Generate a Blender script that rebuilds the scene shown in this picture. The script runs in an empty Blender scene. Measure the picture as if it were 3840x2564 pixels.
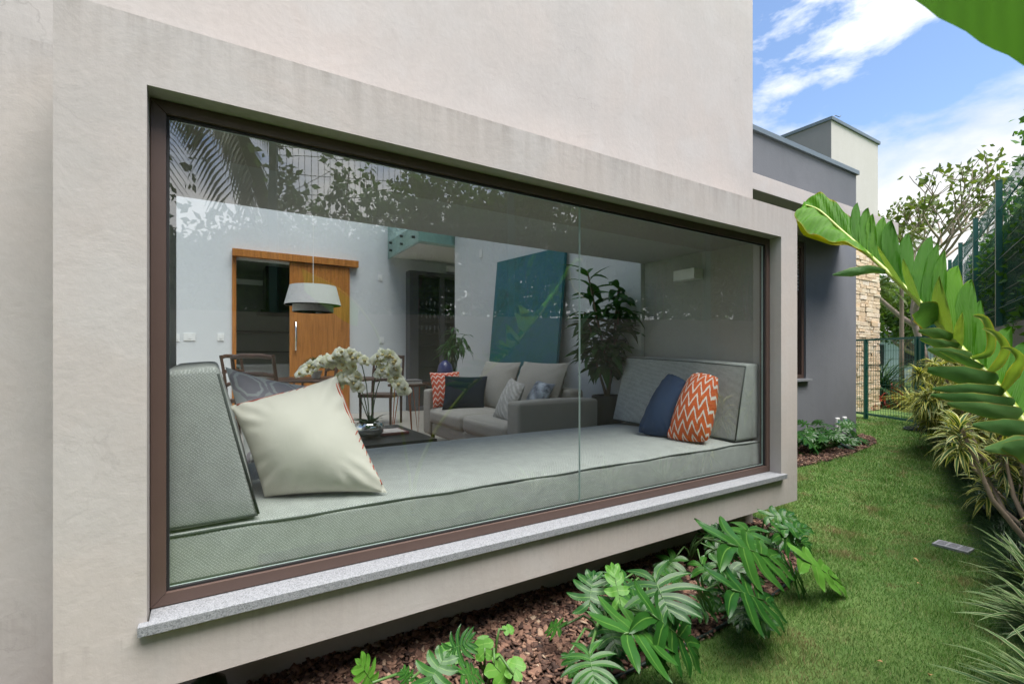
import bpy, bmesh, math, random
import numpy as np
from mathutils import Vector, Matrix
random.seed(7); RNG = np.random.default_rng(7)
R = math.radians
SC = bpy.context.scene
COL = SC.collection
# ---------------------------------------------------------------- camera
cam_d = bpy.data.cameras.new('camera'); cam = bpy.data.objects.new('camera', cam_d); COL.objects.link(cam)
cam.location = (0, 0, 1.4); cam.rotation_euler = (R(90), 0, R(57.834))
cam_d.sensor_width = 36; cam_d.lens = 17.02; cam_d.shift_y = 0.0145
cam_d.clip_start = 0.05; cam_d.clip_end = 2000
cam_d.dof.use_dof = True; cam_d.dof.focus_distance = 3.2; cam_d.dof.aperture_fstop = 6.3
SC.camera = cam
# ---------------------------------------------------------------- sky, sun, exposure
SUN_EL, SUN_AZ = R(71), R(72)          # azimuth from +Y towards +X
W = bpy.data.worlds.new('World'); SC.world = W; W.use_nodes = True
nt = W.node_tree; nt.nodes.clear()
def nd(t, k, **kw):
    n = t.nodes.new(k)
    for a, b in kw.items():
        if a.startswith('i_'):
            n.inputs[int(a[2:]) if a[2:].isdigit() else a[2:].replace('_', ' ')].default_value = b
        else: setattr(n, a, b)
    return n
def ramp(t, stops, interp='LINEAR'):
    n = t.nodes.new('ShaderNodeValToRGB'); n.color_ramp.interpolation = interp
    e = n.color_ramp.elements
    while len(e) < len(stops): e.new(.5)
    for k, (p, c) in enumerate(stops):
        e[k].position = p; e[k].color = (c, c, c, 1) if isinstance(c, (int, float)) else (*c, 1)
    return n
def mth(t, op, a, b=None, c=None):
    n = t.nodes.new('ShaderNodeMath'); n.operation = op
    for k, v in enumerate((a, b, c)):
        if v is None: continue
        if isinstance(v, (int, float)): n.inputs[k].default_value = v
        else: t.links.new(v, n.inputs[k])
    return n.outputs[0]
SEED = 24.9
def world():
    t = nt; L = t.links.new
    sky = nd(t, 'ShaderNodeTexSky', sky_type='NISHITA', sun_disc=False, sun_elevation=SUN_EL, sun_rotation=SUN_AZ, altitude=800, air_density=1.0, dust_density=0.6, ozone_density=1.6)
    tc = nd(t, 'ShaderNodeTexCoord'); sep = nd(t, 'ShaderNodeSeparateXYZ'); L(tc.outputs['Generated'], sep.inputs[0])
    # cloud field sampled along the view direction, flattened a little towards the horizon
    cb = nd(t, 'ShaderNodeMapping'); cb.inputs['Scale'].default_value = (2.3, 2.3, 5.2); cb.inputs['Location'].default_value = (SEED, SEED*.37, 0); L(tc.outputs['Generated'], cb.inputs[0])
    n1 = nd(t, 'ShaderNodeTexNoise', i_Scale=1.5, i_Detail=9.0, i_Roughness=.54, i_Distortion=.15); L(cb.outputs[0], n1.inputs['Vector'])
    n2 = nd(t, 'ShaderNodeTexNoise', i_Scale=4.6, i_Detail=7.0, i_Roughness=.6, i_Distortion=.3); L(cb.outputs[0], n2.inputs['Vector'])
    n3 = nd(t, 'ShaderNodeTexNoise', i_Scale=.55, i_Detail=5.0, i_Roughness=.55); L(cb.outputs[0], n3.inputs['Vector'])
    wisp = ramp(t, [(.54, 0.0), (.61, .6), (.70, 1.0)]); L(mth(t, 'ADD', mth(t, 'MULTIPLY', n1.outputs[0], .7), mth(t, 'MULTIPLY', n2.outputs[0], .32)), wisp.inputs[0])
    # cloud bank low over the horizon with a ragged edge
    edge = mth(t, 'ADD', sep.outputs[2], mth(t, 'MULTIPLY', mth(t, 'SUBTRACT', n1.outputs[0], .5), -.42))
    edge = mth(t, 'ADD', edge, mth(t, 'MULTIPLY', mth(t, 'SUBTRACT', n2.outputs[0], .5), -.10))
    bank = ramp(t, [(.285, 1.0), (.345, .55), (.395, 0.0)]); L(edge, bank.inputs[0])
    cov = mth(t, 'MAXIMUM', wisp.outputs[0], bank.outputs[0])
    shade = ramp(t, [(.34, (.62, .65, .70)), (.56, (1.0, 1.0, 1.0))]); L(mth(t, 'ADD', mth(t, 'MULTIPLY', n3.outputs[0], .6), mth(t, 'MULTIPLY', n1.outputs[0], .4)), shade.inputs[0])
    cl = nd(t, 'ShaderNodeVectorMath', operation='SCALE'); L(shade.outputs[0], cl.inputs[0]); cl.inputs[3].default_value = 4.7
    # thin cloud scatters the hidden sun forward, so cloud brightens smoothly towards it
    dt = nd(t, 'ShaderNodeVectorMath', operation='DOT_PRODUCT'); L(tc.outputs['Generated'], dt.inputs[0])
    dt.inputs[1].default_value = (math.sin(SUN_AZ)*math.cos(SUN_EL), math.cos(SUN_AZ)*math.cos(SUN_EL), math.sin(SUN_EL))
    glow = mth(t, 'ADD', 1.0, mth(t, 'MULTIPLY', mth(t, 'POWER', mth(t, 'MAXIMUM', dt.outputs['Value'], 0.0), 3.0), 3.4))
    c2 = nd(t, 'ShaderNodeVectorMath', operation='SCALE'); L(cl.outputs[0], c2.inputs[0]); L(glow, c2.inputs[3]); cl = c2
    mix = nd(t, 'ShaderNodeMix', data_type='RGBA'); L(cov, mix.inputs[0]); L(sky.outputs[0], mix.inputs[6]); L(cl.outputs[0], mix.inputs[7])
    bg = nd(t, 'ShaderNodeBackground', i_Strength=.115); L(mix.outputs[2], bg.inputs[0])
    out = nd(t, 'ShaderNodeOutputWorld'); L(bg.outputs[0], out.inputs[0])
world()
sun_d = bpy.data.lights.new('sun', 'SUN'); sun_d.energy = 4.6; sun_d.angle = R(48); sun_d.color = (1, .955, .90)
sun = bpy.data.objects.new('sun', sun_d); COL.objects.link(sun)
sdir = Vector((math.sin(SUN_AZ)*math.cos(SUN_EL), math.cos(SUN_AZ)*math.cos(SUN_EL), math.sin(SUN_EL)))
sun.rotation_euler = (-sdir).to_track_quat('-Z', 'Y').to_euler(); sun.location = sdir*30
vs = SC.view_settings; vs.view_transform = 'Standard'; vs.look = 'None'; vs.gamma = 1; vs.exposure = 1.16; vs.use_curve_mapping = False
SC.cycles.max_bounces = 8; SC.cycles.transparent_max_bounces = 16; SC.cycles.diffuse_bounces = 4; SC.cycles.use_adaptive_sampling = True; SC.cycles.adaptive_threshold = .02; SC.cycles.glossy_bounces = 4
SC.cycles.use_denoising = True; SC.cycles.caustics_reflective = False; SC.cycles.caustics_refractive = False
SC.cycles.sample_clamp_indirect = 6

# ---------------------------------------------------------------- helpers
class MB:
    """collects faces, then links them as one mesh object"""
    def __init__(s): s.v = []; s.f = []; s.m = []; s.uv = []
    def add(s, vs, fs, mi=0, uvs=None):
        o = len(s.v); s.v.extend([tuple(p) for p in vs])
        for f in fs:
            s.f.append(tuple(i+o for i in f)); s.m.append(mi)
            s.uv.append([uvs[i] for i in f] if uvs else None)
        return s
    def box(s, x0, x1, y0, y1, z0, z1, mi=0):
        x0, x1 = min(x0, x1), max(x0, x1); y0, y1 = min(y0, y1), max(y0, y1); z0, z1 = min(z0, z1), max(z0, z1)
        v = [(x0,y0,z0),(x1,y0,z0),(x1,y1,z0),(x0,y1,z0),(x0,y0,z1),(x1,y0,z1),(x1,y1,z1),(x0,y1,z1)]
        return s.add(v, [(3,2,1,0),(4,5,6,7),(0,1,5,4),(1,2,6,5),(2,3,7,6),(3,0,4,7)], mi)
    def bar(s, p, q, w, h=None, mi=0, up=(0,0,1)):
        p, q = Vector(p), Vector(q); h = h or w; d = (q-p).normalized(); u = Vector(up)
        if abs(d.dot(u)) > .95: u = Vector((1,0,0))
        a = d.cross(u).normalized()*w/2; b = d.cross(a).normalized()*h/2
        v = [p-a-b,p+a-b,p+a+b,p-a+b,q-a-b,q+a-b,q+a+b,q-a+b]
        return s.add(v, [(3,2,1,0),(4,5,6,7),(0,1,5,4),(1,2,6,5),(2,3,7,6),(3,0,4,7)], mi)
    def tube(s, pts, rad, n=8, mi=0, cap=True):
        pts = [Vector(p) for p in pts]; k = len(pts)
        rr = rad if isinstance(rad, (list, tuple)) else [rad]*k
        vs = []; prev = None
        for i, p in enumerate(pts):
            d = (pts[min(i+1,k-1)]-pts[max(i-1,0)])
            d = d.normalized() if d.length > 1e-9 else Vector((0,0,1))
            if prev is None:
                u = Vector((0,0,1)) if abs(d.z) < .9 else Vector((1,0,0))
                a = d.cross(u).normalized()
            else: a = (prev-d*prev.dot(d)).normalized()
            prev = a; b = d.cross(a)
            for j in range(n):
                t = 2*math.pi*j/n; vs.append(p+(a*math.cos(t)+b*math.sin(t))*rr[i])
        fs = [(i*n+j, i*n+(j+1)%n, (i+1)*n+(j+1)%n, (i+1)*n+j) for i in range(k-1) for j in range(n)]
        if cap: fs += [tuple(range(n-1,-1,-1)), tuple((k-1)*n+j for j in range(n))]
        return s.add(vs, fs, mi)
    def lathe(s, c, prof, n=24, mi=0, sx=1, sy=1):
        vs = []; c = Vector(c)
        for r, z in prof:
            for j in range(n):
                t = 2*math.pi*j/n; vs.append((c.x+r*math.cos(t)*sx, c.y+r*math.sin(t)*sy, c.z+z))
        k = len(prof); fs = [(i*n+j, i*n+(j+1)%n, (i+1)*n+(j+1)%n, (i+1)*n+j) for i in range(k-1) for j in range(n)]
        if prof[0][0] > 1e-5: fs.append(tuple(range(n-1,-1,-1)))
        if prof[-1][0] > 1e-5: fs.append(tuple((k-1)*n+j for j in range(n)))
        return s.add(vs, fs, mi)
    def quad(s, a, b, c, d, mi=0): return s.add([a,b,c,d], [(0,1,2,3)], mi)
    def mesh(s, name, mats, off=(0,0,0), smooth=False, bevel=0, seg=2, sub=0):
        me = bpy.data.meshes.new(name); o = Vector(off)
        me.from_pydata([(p[0]-o.x,p[1]-o.y,p[2]-o.z) for p in s.v], [], s.f)
        for m in (mats if isinstance(mats, (list,tuple)) else [mats]): me.materials.append(m)
        me.polygons.foreach_set('material_index', s.m)
        if any(u for u in s.uv):
            l = me.uv_layers.new(name='UVMap'); flat = []
            for f, u in zip(s.f, s.uv):
                for q in (u or [(0,0)]*len(f)): flat += [q[0], q[1]]
            l.data.foreach_set('uv', flat)
        if bevel or sub:
            bm = bmesh.new(); bm.from_mesh(me); bmesh.ops.remove_doubles(bm, verts=bm.verts, dist=1e-5)
            if bevel: bmesh.ops.bevel(bm, geom=[e for e in bm.edges if e.is_manifold and e.calc_face_angle(0) > .5], offset=bevel, segments=seg, profile=.6, affect='EDGES', clamp_overlap=True)
            bm.to_mesh(me); bm.free()
        if smooth: me.polygons.foreach_set('use_smooth', [True]*len(me.polygons))
        me.update(); return me
    def build(s, name, mats, parent=None, loc=None, smooth=False, bevel=0, seg=2, angle=None):
        root = parent
        while root is not None and root.parent is not None: root = root.parent
        off = Vector(loc) if loc is not None else (root.location.copy() if root is not None else Vector((0,0,0)))
        me = s.mesh(name, mats, off, smooth, bevel, seg)
        if angle: 
            try: me.set_sharp_from_angle(angle=R(angle))
            except Exception: pass
        o = bpy.data.objects.new(name, me); COL.objects.link(o)
        if parent is not None: o.parent = parent
        else: o.location = off
        return o
def thing(name, label, cat, loc=(0,0,0), group=None):
    o = bpy.data.objects.new(name, None); COL.objects.link(o); o.location = loc; o.empty_display_size = .1
    return tag(o, label, cat, group)
def tag(o, label=None, cat=None, group=None, kind=None):
    if label: o['label'] = label
    if cat: o['category'] = cat
    if group: o['group'] = group
    if kind: o['kind'] = kind
    return o
def inst(name, me, parent, mat4):
    o = bpy.data.objects.new(name, me); COL.objects.link(o); o.parent = parent; o.matrix_local = mat4; return o
def copy_tree(o, parent=None):
    c = o.copy(); COL.objects.link(c); c.parent = parent
    for ch in list(o.children): copy_tree(ch, c)
    return c
def npmesh(name, V, Fa, mats, attr=None, uv=None, mi=None, smooth=False):
    """V (n,3), Fa (m,k) int arrays to a mesh"""
    me = bpy.data.meshes.new(name); k = Fa.shape[1]; m = len(Fa)
    me.vertices.add(len(V)); me.vertices.foreach_set('co', V.astype(np.float32).ravel())
    me.loops.add(m*k); me.loops.foreach_set('vertex_index', Fa.astype(np.int32).ravel())
    me.polygons.add(m); me.polygons.foreach_set('loop_start', np.arange(0, m*k, k, dtype=np.int32))
    try: me.polygons.foreach_set('loop_total', np.full(m, k, dtype=np.int32))
    except Exception: pass
    for mm in (mats if isinstance(mats, (list,tuple)) else [mats]): me.materials.append(mm)
    if mi is not None: me.polygons.foreach_set('material_index', mi.astype(np.int32))
    if attr is not None:
        a = me.attributes.new('rnd', 'FLOAT', 'POINT'); a.data.foreach_set('value', attr.astype(np.float32))
    if uv is not None:
        l = me.uv_layers.new(name='UVMap'); l.data.foreach_set('uv', uv[Fa.ravel()].astype(np.float32).ravel())
    if smooth: me.polygons.foreach_set('use_smooth', np.ones(m, dtype=bool))
    me.update(calc_edges=True); me.validate(); return me
def npobj(name, me, parent=None, kind=None):
    o = bpy.data.objects.new(name, me); COL.objects.link(o)
    if parent is not None: o.parent = parent
    if kind: o['kind'] = kind
    return o

# ---------------------------------------------------------------- materials
def newmat(name):
    m = bpy.data.materials.new(name); m.use_nodes = True; t = m.node_tree
    return m, t, t.nodes['Principled BSDF'], t.nodes['Material Output']
def coords(t, kind='Object', scale=None):
    tc = nd(t, 'ShaderNodeTexCoord'); o = tc.outputs[kind]
    if scale:
        mp = nd(t, 'ShaderNodeMapping'); mp.inputs['Scale'].default_value = scale; t.links.new(o, mp.inputs[0]); o = mp.outputs[0]
    return o
def geo(t, scale=None):
    o = nd(t, 'ShaderNodeNewGeometry').outputs['Position']
    if scale:
        mp = nd(t, 'ShaderNodeMapping'); mp.inputs['Scale'].default_value = scale; t.links.new(o, mp.inputs[0]); o = mp.outputs[0]
    return o
def noise(t, vec, scale, detail=4, rough=.55, dist=0):
    n = nd(t, 'ShaderNodeTexNoise', i_Scale=scale, i_Detail=detail, i_Roughness=rough, i_Distortion=dist); t.links.new(vec, n.inputs['Vector']); return n.outputs[0]
def bump(t, bsdf, h, strength=.2, dist=.01):
    b = nd(t, 'ShaderNodeBump', i_Strength=strength, i_Distance=dist); t.links.new(h, b.inputs['Height']); t.links.new(b.outputs[0], bsdf.inputs['Normal']); return b
def mixc(t, f, a, b, blend='MIX'):
    n = nd(t, 'ShaderNodeMix', data_type='RGBA', blend_type=blend)
    if isinstance(f, (int,float)): n.inputs[0].default_value = f
    else: t.links.new(f, n.inputs[0])
    for k, v in ((6,a),(7,b)):
        if isinstance(v, tuple): n.inputs[k].default_value = (*v, 1)
        else: t.links.new(v, n.inputs[k])
    return n.outputs[2]
def simple(name, col, rough=.6, metal=0, var=.12, vs=6, bs=0, bscale=60, spec=None, coat=0):
    m, t, b, _ = newmat(name); g = coords(t)
    n = noise(t, g, vs, 5)
    c = mixc(t, n, tuple(x*(1-var) for x in col), tuple(min(1,x*(1+var)) for x in col))
    t.links.new(c, b.inputs['Base Color']); b.inputs['Roughness'].default_value = rough; b.inputs['Metallic'].default_value = metal
    if spec is not None: b.inputs['Specular IOR Level'].default_value = spec
    if coat: b.inputs['Coat Weight'].default_value = coat
    if bs: bump(t, b, noise(t, g, bscale, 4), bs, .004)
    return m
def plaster(name, ca, cb, cc, dirt=True):
    m, t, b, _ = newmat(name); g = geo(t)
    n1 = noise(t, g, .9, 6, .6, .6); n2 = noise(t, g, 3.2, 6, .6, .4)
    r1 = ramp(t, [(.38, 0.0), (.62, 1.0)]); t.links.new(n1, r1.inputs[0])
    c = mixc(t, r1.outputs[0], ca, cb)
    r2 = ramp(t, [(.46, 0.0), (.68, 1.0)]); t.links.new(n2, r2.inputs[0])
    c = mixc(t, mth(t, 'MULTIPLY', r2.outputs[0], .55), c, cc)
    # thin trowel marks and rain streaks
    st = noise(t, geo(t, (14, 14, .55)), 1.6, 5, .6); rs = ramp(t, [(.42, .97), (.6, 1.0)]); t.links.new(st, rs.inputs[0])
    c = mixc(t, .55, c, rs.outputs[0], 'MULTIPLY')
    fine = noise(t, g, 38, 5, .65); rf = ramp(t, [(.3, .955), (.7, 1.03)]); t.links.new(fine, rf.inputs[0])
    c = mixc(t, .8, c, rf.outputs[0], 'MULTIPLY')
    if dirt:   # grime under the bay's top arris
        sp = nd(t, 'ShaderNodeSeparateXYZ'); t.links.new(g, sp.inputs[0])
        d = mth(t, 'SUBTRACT', 2.52, sp.outputs[2])
        band = ramp(t, [(0.0, .75), (.03, .42), (.22, .10), (.5, 0.0)]); t.links.new(d, band.inputs[0])
        streak = noise(t, geo(t, (9, 9, .8)), 2.2, 6, .65); rk = ramp(t, [(.40, 0.0), (.68, 1.0)]); t.links.new(streak, rk.inputs[0])
        gate = mth(t, 'GREATER_THAN', d, 0.0)
        f = mth(t, 'MULTIPLY', mth(t, 'MULTIPLY', mth(t, 'MULTIPLY', band.outputs[0], rk.outputs[0]), .7), gate)
        c = mixc(t, f, c, (.20, .175, .15))
        # faint drips below the sill
        dz = mth(t, 'SUBTRACT', .492, sp.outputs[2]); rd = ramp(t, [(0.0, 0.0), (.004, .3), (.06, .12), (.2, 0.0)]); t.links.new(dz, rd.inputs[0])
        dk = noise(t, geo(t, (22, 22, .8)), 2.0, 5, .6); rk2 = ramp(t, [(.48, 0.0), (.70, 1.0)]); t.links.new(dk, rk2.inputs[0])
        c = mixc(t, mth(t, 'MULTIPLY', rd.outputs[0], rk2.outputs[0]), c, (.19, .17, .15))
        # hairline cracks
        vo = nd(t, 'ShaderNodeTexVoronoi', feature='DISTANCE_TO_EDGE', i_Scale=.55); wv_ = nd(t, 'ShaderNodeVectorMath', operation='ADD'); t.links.new(g, wv_.inputs[0])
        nz3 = nd(t, 'ShaderNodeTexNoise', i_Scale=3.0, i_Detail=6.0); t.links.new(g, nz3.inputs['Vector']); t.links.new(nz3.outputs['Color'], wv_.inputs[1]); t.links.new(wv_.outputs[0], vo.inputs['Vector'])
        rc = ramp(t, [(.0012, .35), (.0030, 0.0)]); t.links.new(vo.outputs['Distance'], rc.inputs[0]); mk = ramp(t, [(.55, 0.0), (.66, 1.0)]); t.links.new(n1, mk.inputs[0])
        c = mixc(t, mth(t, 'MULTIPLY', rc.outputs[0], mk.outputs[0]), c, (.2, .185, .17))
        # splash stains low on the wall
        low = ramp(t, [(0.0, .5), (.16, .18), (.36, 0.0)]); t.links.new(mth(t, 'SUBTRACT', sp.outputs[2], .0), low.inputs[0])
        c = mixc(t, mth(t, 'MULTIPLY', low.outputs[0], n2), c, (.25, .21, .17))
    t.links.new(c, b.inputs['Base Color']); b.inputs['Roughness'].default_value = .82; b.inputs['Specular IOR Level'].default_value = .25
    h = mth(t, 'ADD', mth(t, 'MULTIPLY', noise(t, g, 7, 5, .6, .8), .7), mth(t, 'MULTIPLY', fine, .35))
    bump(t, b, h, .22, .012)
    return m
def leafmat(name, ca, cb, trans=.3, rough=.42, vein=None, edge=None, attr=True, vscale=3, vcol=None, stripes=0, sdir_='X', spec=.32):
    """two-sided leaf: gloss coat over diffuse and translucent; uv.x runs across, uv.y along"""
    m, t, b, out = newmat(name); L = t.links.new
    g = geo(t); n = noise(t, g, vscale, 4)
    f = n
    if attr:
        a = nd(t, 'ShaderNodeAttribute', attribute_name='rnd'); f = mth(t, 'ADD', mth(t, 'MULTIPLY', n, .6), mth(t, 'MULTIPLY', a.outputs['Fac'], .5))
    oi = nd(t, 'ShaderNodeObjectInfo'); f = mth(t, 'ADD', f, mth(t, 'MULTIPLY', mth(t, 'SUBTRACT', oi.outputs['Random'], .5), .35))
    r = ramp(t, [(.3, ca), (.8, cb)]); L(f, r.inputs[0]); c = r.outputs[0]
    uvn = nd(t, 'ShaderNodeUVMap', uv_map='UVMap'); sp = nd(t, 'ShaderNodeSeparateXYZ'); L(uvn.outputs[0], sp.inputs[0])
    ax = mth(t, 'ABSOLUTE', sp.outputs[0])
    if stripes:
        w = nd(t, 'ShaderNodeTexWave', wave_type='BANDS', bands_direction=sdir_, i_Scale=stripes, i_Distortion=.8, i_Detail=2.0); L(uvn.outputs[0], w.inputs['Vector'])
        c = mixc(t, mth(t, 'MULTIPLY', w.outputs[1], .16), c, (ca[0]*.55, ca[1]*.55, ca[2]*.55))
        bump(t, b, w.outputs[1], .35, .003)
        rb_ = ramp(t, [(.93, 0.0), (1.0, 1.0)]); L(mth(t, 'ADD', ax, mth(t, 'MULTIPLY', mth(t, 'SUBTRACT', noise(t, g, 26, 3), .5), .45)), rb_.inputs[0]); brown_ = rb_.outputs[0]
    if edge:
        re = ramp(t, [(edge[0], 0.0), (edge[0]+edge[2], 1.0)]); L(mth(t, 'ADD', ax, mth(t, 'MULTIPLY', mth(t, 'SUBTRACT', n, .5), .5)), re.inputs[0]); c = mixc(t, re.outputs[0], c, edge[1])
    if stripes: c = mixc(t, mth(t, 'MULTIPLY', brown_, .8), c, (.20,.12,.035))
    if vein:
        rv = ramp(t, [(vein[0], 1.0), (vein[0]*2.2, 0.0)]); L(ax, rv.inputs[0]); c = mixc(t, mth(t, 'MULTIPLY', rv.outputs[0], vein[2] if len(vein) > 2 else .85), c, vein[1])
    L(c, b.inputs['Base Color']); b.inputs['Roughness'].default_value = rough; b.inputs['Specular IOR Level'].default_value = spec
    tr = nd(t, 'ShaderNodeBsdfTranslucent'); L(mixc(t, 1.0, c, (1.0, 1.0, .45), 'MULTIPLY'), tr.inputs[0])
    mx = nd(t, 'ShaderNodeMixShader', i_0=trans); L(b.outputs[0], mx.inputs[1]); L(tr.outputs[0], mx.inputs[2]); L(mx.outputs[0], out.inputs[0])
    return m
def glass(name, tint=(.9,.95,.93), r0=.1, rmax=1.0, rough=0.0):
    """clear pane: Fresnel-weighted mirror over see-through glass"""
    m, t, b, out = newmat(name); t.nodes.remove(b); L = t.links.new
    lw = nd(t, 'ShaderNodeLayerWeight', i_Blend=.5); f = mth(t, 'MINIMUM', mth(t, 'ADD', mth(t, 'MULTIPLY', mth(t, 'POWER', lw.outputs['Facing'], 5.0), 1-r0), r0), rmax)
    tr = nd(t, 'ShaderNodeBsdfTransparent'); tr.inputs[0].default_value = (*tint, 1)
    gl = nd(t, 'ShaderNodeBsdfGlossy'); gl.inputs['Roughness'].default_value = rough
    bp = nd(t, 'ShaderNodeBump', i_Strength=.05, i_Distance=.02); L(noise(t, geo(t), 2.2, 2), bp.inputs['Height']); L(bp.outputs[0], gl.inputs['Normal'])   # rolled glass is never quite flat
    mx = nd(t, 'ShaderNodeMixShader'); L(f, mx.inputs[0]); L(tr.outputs[0], mx.inputs[1]); L(gl.outputs[0], mx.inputs[2]); L(mx.outputs[0], out.inputs[0])
    return m
def clear(name, tint):
    m, t, b, out = newmat(name); t.nodes.remove(b)
    tr = nd(t, 'ShaderNodeBsdfTransparent'); tr.inputs[0].default_value = (*tint, 1); t.links.new(tr.outputs[0], out.inputs[0]); return m
def fabric(name, ca, cb, ws=240, bstr=.6, mott=14):
    """woven upholstery: crossing threads with flecks"""
    m, t, b, _ = newmat(name); L = t.links.new; g = coords(t)
    w1 = nd(t, 'ShaderNodeTexWave', wave_type='BANDS', bands_direction='DIAGONAL', i_Scale=ws/10, i_Distortion=4.0, i_Detail=3.0); L(g, w1.inputs['Vector'])
    w2 = nd(t, 'ShaderNodeTexWave', wave_type='BANDS', bands_direction='DIAGONAL', i_Scale=ws/10, i_Distortion=4.5, i_Detail=3.0); L(coords(t,'Object',(1,-1,1.3)), w2.inputs['Vector'])
    wv = mth(t, 'MULTIPLY', w1.outputs[1], w2.outputs[1])
    fl = noise(t, g, ws*.9, 3, .7); big = noise(t, g, mott, 4, .6)
    f = mth(t, 'ADD', mth(t, 'ADD', mth(t, 'MULTIPLY', wv, .38), mth(t, 'MULTIPLY', fl, .66)), mth(t, 'MULTIPLY', mth(t, 'SUBTRACT', big, .5), .25))
    r = ramp(t, [(.2, ca), (.7, cb)]); L(f, r.inputs[0]); L(r.outputs[0], b.inputs['Base Color'])
    b.inputs['Roughness'].default_value = .9; b.inputs['Specular IOR Level'].default_value = .15; b.inputs['Sheen Weight'].default_value = .15
    bump(t, b, f, bstr, .006); return m
def cotton(name, col, var=.06):
    m, t, b, _ = newmat(name); g = coords(t); L = t.links.new
    n = noise(t, g, 9, 5); c = mixc(t, n, tuple(x*(1-var) for x in col), tuple(min(1,x*(1+var)) for x in col)); L(c, b.inputs['Base Color'])
    b.inputs['Roughness'].default_value = .85; b.inputs['Specular IOR Level'].default_value = .15
    h = mth(t, 'ADD', mth(t, 'MULTIPLY', noise(t, g, 260, 2), .3), mth(t, 'MULTIPLY', noise(t, g, 9, 3, .5, 1.6), .8)); bump(t, b, h, .25, .010); return m
def chevron(name, ca, cb, nx, ny, amp):
    m, t, b, _ = newmat(name); L = t.links.new
    uvn = nd(t, 'ShaderNodeUVMap', uv_map='UVMap'); sp = nd(t, 'ShaderNodeSeparateXYZ'); L(uvn.outputs[0], sp.inputs[0])
    wob = noise(t, uvn.outputs[0], 9, 3)
    x = mth(t, 'ADD', sp.outputs[0], mth(t, 'MULTIPLY', mth(t, 'SUBTRACT', wob, .5), .05))
    z = mth(t, 'PINGPONG', mth(t, 'MULTIPLY', x, nx), .5)
    y = mth(t, 'ADD', mth(t, 'MULTIPLY', sp.outputs[1], ny), mth(t, 'MULTIPLY', z, amp))
    fr = mth(t, 'FRACT', mth(t, 'ADD', y, mth(t, 'MULTIPLY', mth(t, 'SUBTRACT', noise(t, uvn.outputs[0], 60, 2), .5), .10)))
    r = ramp(t, [(.40, 0.0), (.46, 1.0), (.66, 1.0), (.72, 0.0)]); L(fr, r.inputs[0])
    c = mixc(t, r.outputs[0], ca, cb); L(c, b.inputs['Base Color']); b.inputs['Roughness'].default_value = .85; b.inputs['Specular IOR Level'].default_value = .15
    g = coords(t); bump(t, b, noise(t, g, 12, 3, .5, 1.2), .4, .012); return m
M = {}
M['plaster'] = plaster('plaster_beige', (.445,.402,.372), (.405,.378,.356), (.450,.430,.412))
M['gray'] = plaster('plaster_grey', (.165,.173,.190), (.176,.184,.20), (.15,.157,.17), False)
M['tower'] = plaster('plaster_tower', (.45,.43,.405), (.44,.42,.395), (.47,.45,.43), False)
M['inner'] = simple('interior_paint', (.635,.65,.655), .7, var=.03, vs=2)
M['niche'] = plaster('niche_plaster', (.42,.41,.39), (.40,.395,.38), (.45,.44,.42), False)
M['ceil'] = simple('ceiling_paint', (.50,.49,.47), .8, var=.05)
M['coping'] = simple('coping_metal', (.11,.14,.16), .45, .3, var=.15)
M['brown'] = simple('frame_brown', (.088,.056,.046), .42, 0, var=.10, vs=10)
M['rubber'] = simple('gasket_black', (.012,.012,.013), .6)
M['glass'] = glass('window_glass', (.91,.94,.93), .20)
M['glassback'] = clear('window_glass_inner', (.97,.985,.98))
M['glassedge'] = simple('glass_edge_green', (.45,.55,.52), .3)
M['dark'] = simple('dark_metal', (.03,.03,.032), .45, .4)
M['white'] = simple('white_paint', (.78,.78,.76), .45, var=.03)
M['green'] = simple('fence_green', (.008,.085,.065), .4, .0, var=.15)
M['black'] = simple('black_plastic', (.02,.02,.02), .4)
M['chrome'] = simple('chrome', (.75,.75,.74), .12, 1, var=.03)
def granite():
    m, t, b, _ = newmat('granite_sill'); g = geo(t); L = t.links.new
    v = nd(t, 'ShaderNodeTexVoronoi', i_Scale=300.0); L(g, v.inputs['Vector'])
    n = noise(t, g, 130, 4, .7); sp = nd(t, 'ShaderNodeSeparateColor'); L(v.outputs['Color'], sp.inputs[0])
    f = mth(t, 'ADD', mth(t, 'MULTIPLY', sp.outputs[0], .6), mth(t, 'MULTIPLY', n, .45))
    r = ramp(t, [(.22, (.11,.115,.125)), (.42, (.20,.21,.225)), (.75, (.28,.29,.305))]); L(f, r.inputs[0]); L(r.outputs[0], b.inputs['Base Color'])
    b.inputs['Roughness'].default_value = .55; bump(t, b, n, .25, .003); return m
M['granite'] = granite()
M['fab'] = fabric('bench_fabric', (.24,.25,.24), (.60,.61,.585), 500, .2)
M['piping'] = simple('piping_dark', (.06,.07,.065), .9)
M['cream'] = cotton('pillow_cream', (.76,.715,.63))
M['navy'] = cotton('pillow_navy', (.030,.055,.115), .2)
M['darknavy'] = cotton('pillow_dark_navy', (.010,.017,.03), .2)
M['chev'] = chevron('pillow_chevron', (.60,.115,.035), (.74,.69,.63), 5.2, 6, 1.9)
M['chev2'] = chevron('pillow_chevron_fine', (.50,.08,.04), (.70,.62,.56), 6, 7, 1.3)
M['redthread'] = simple('red_thread', (.55,.09,.05), .8)
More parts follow.
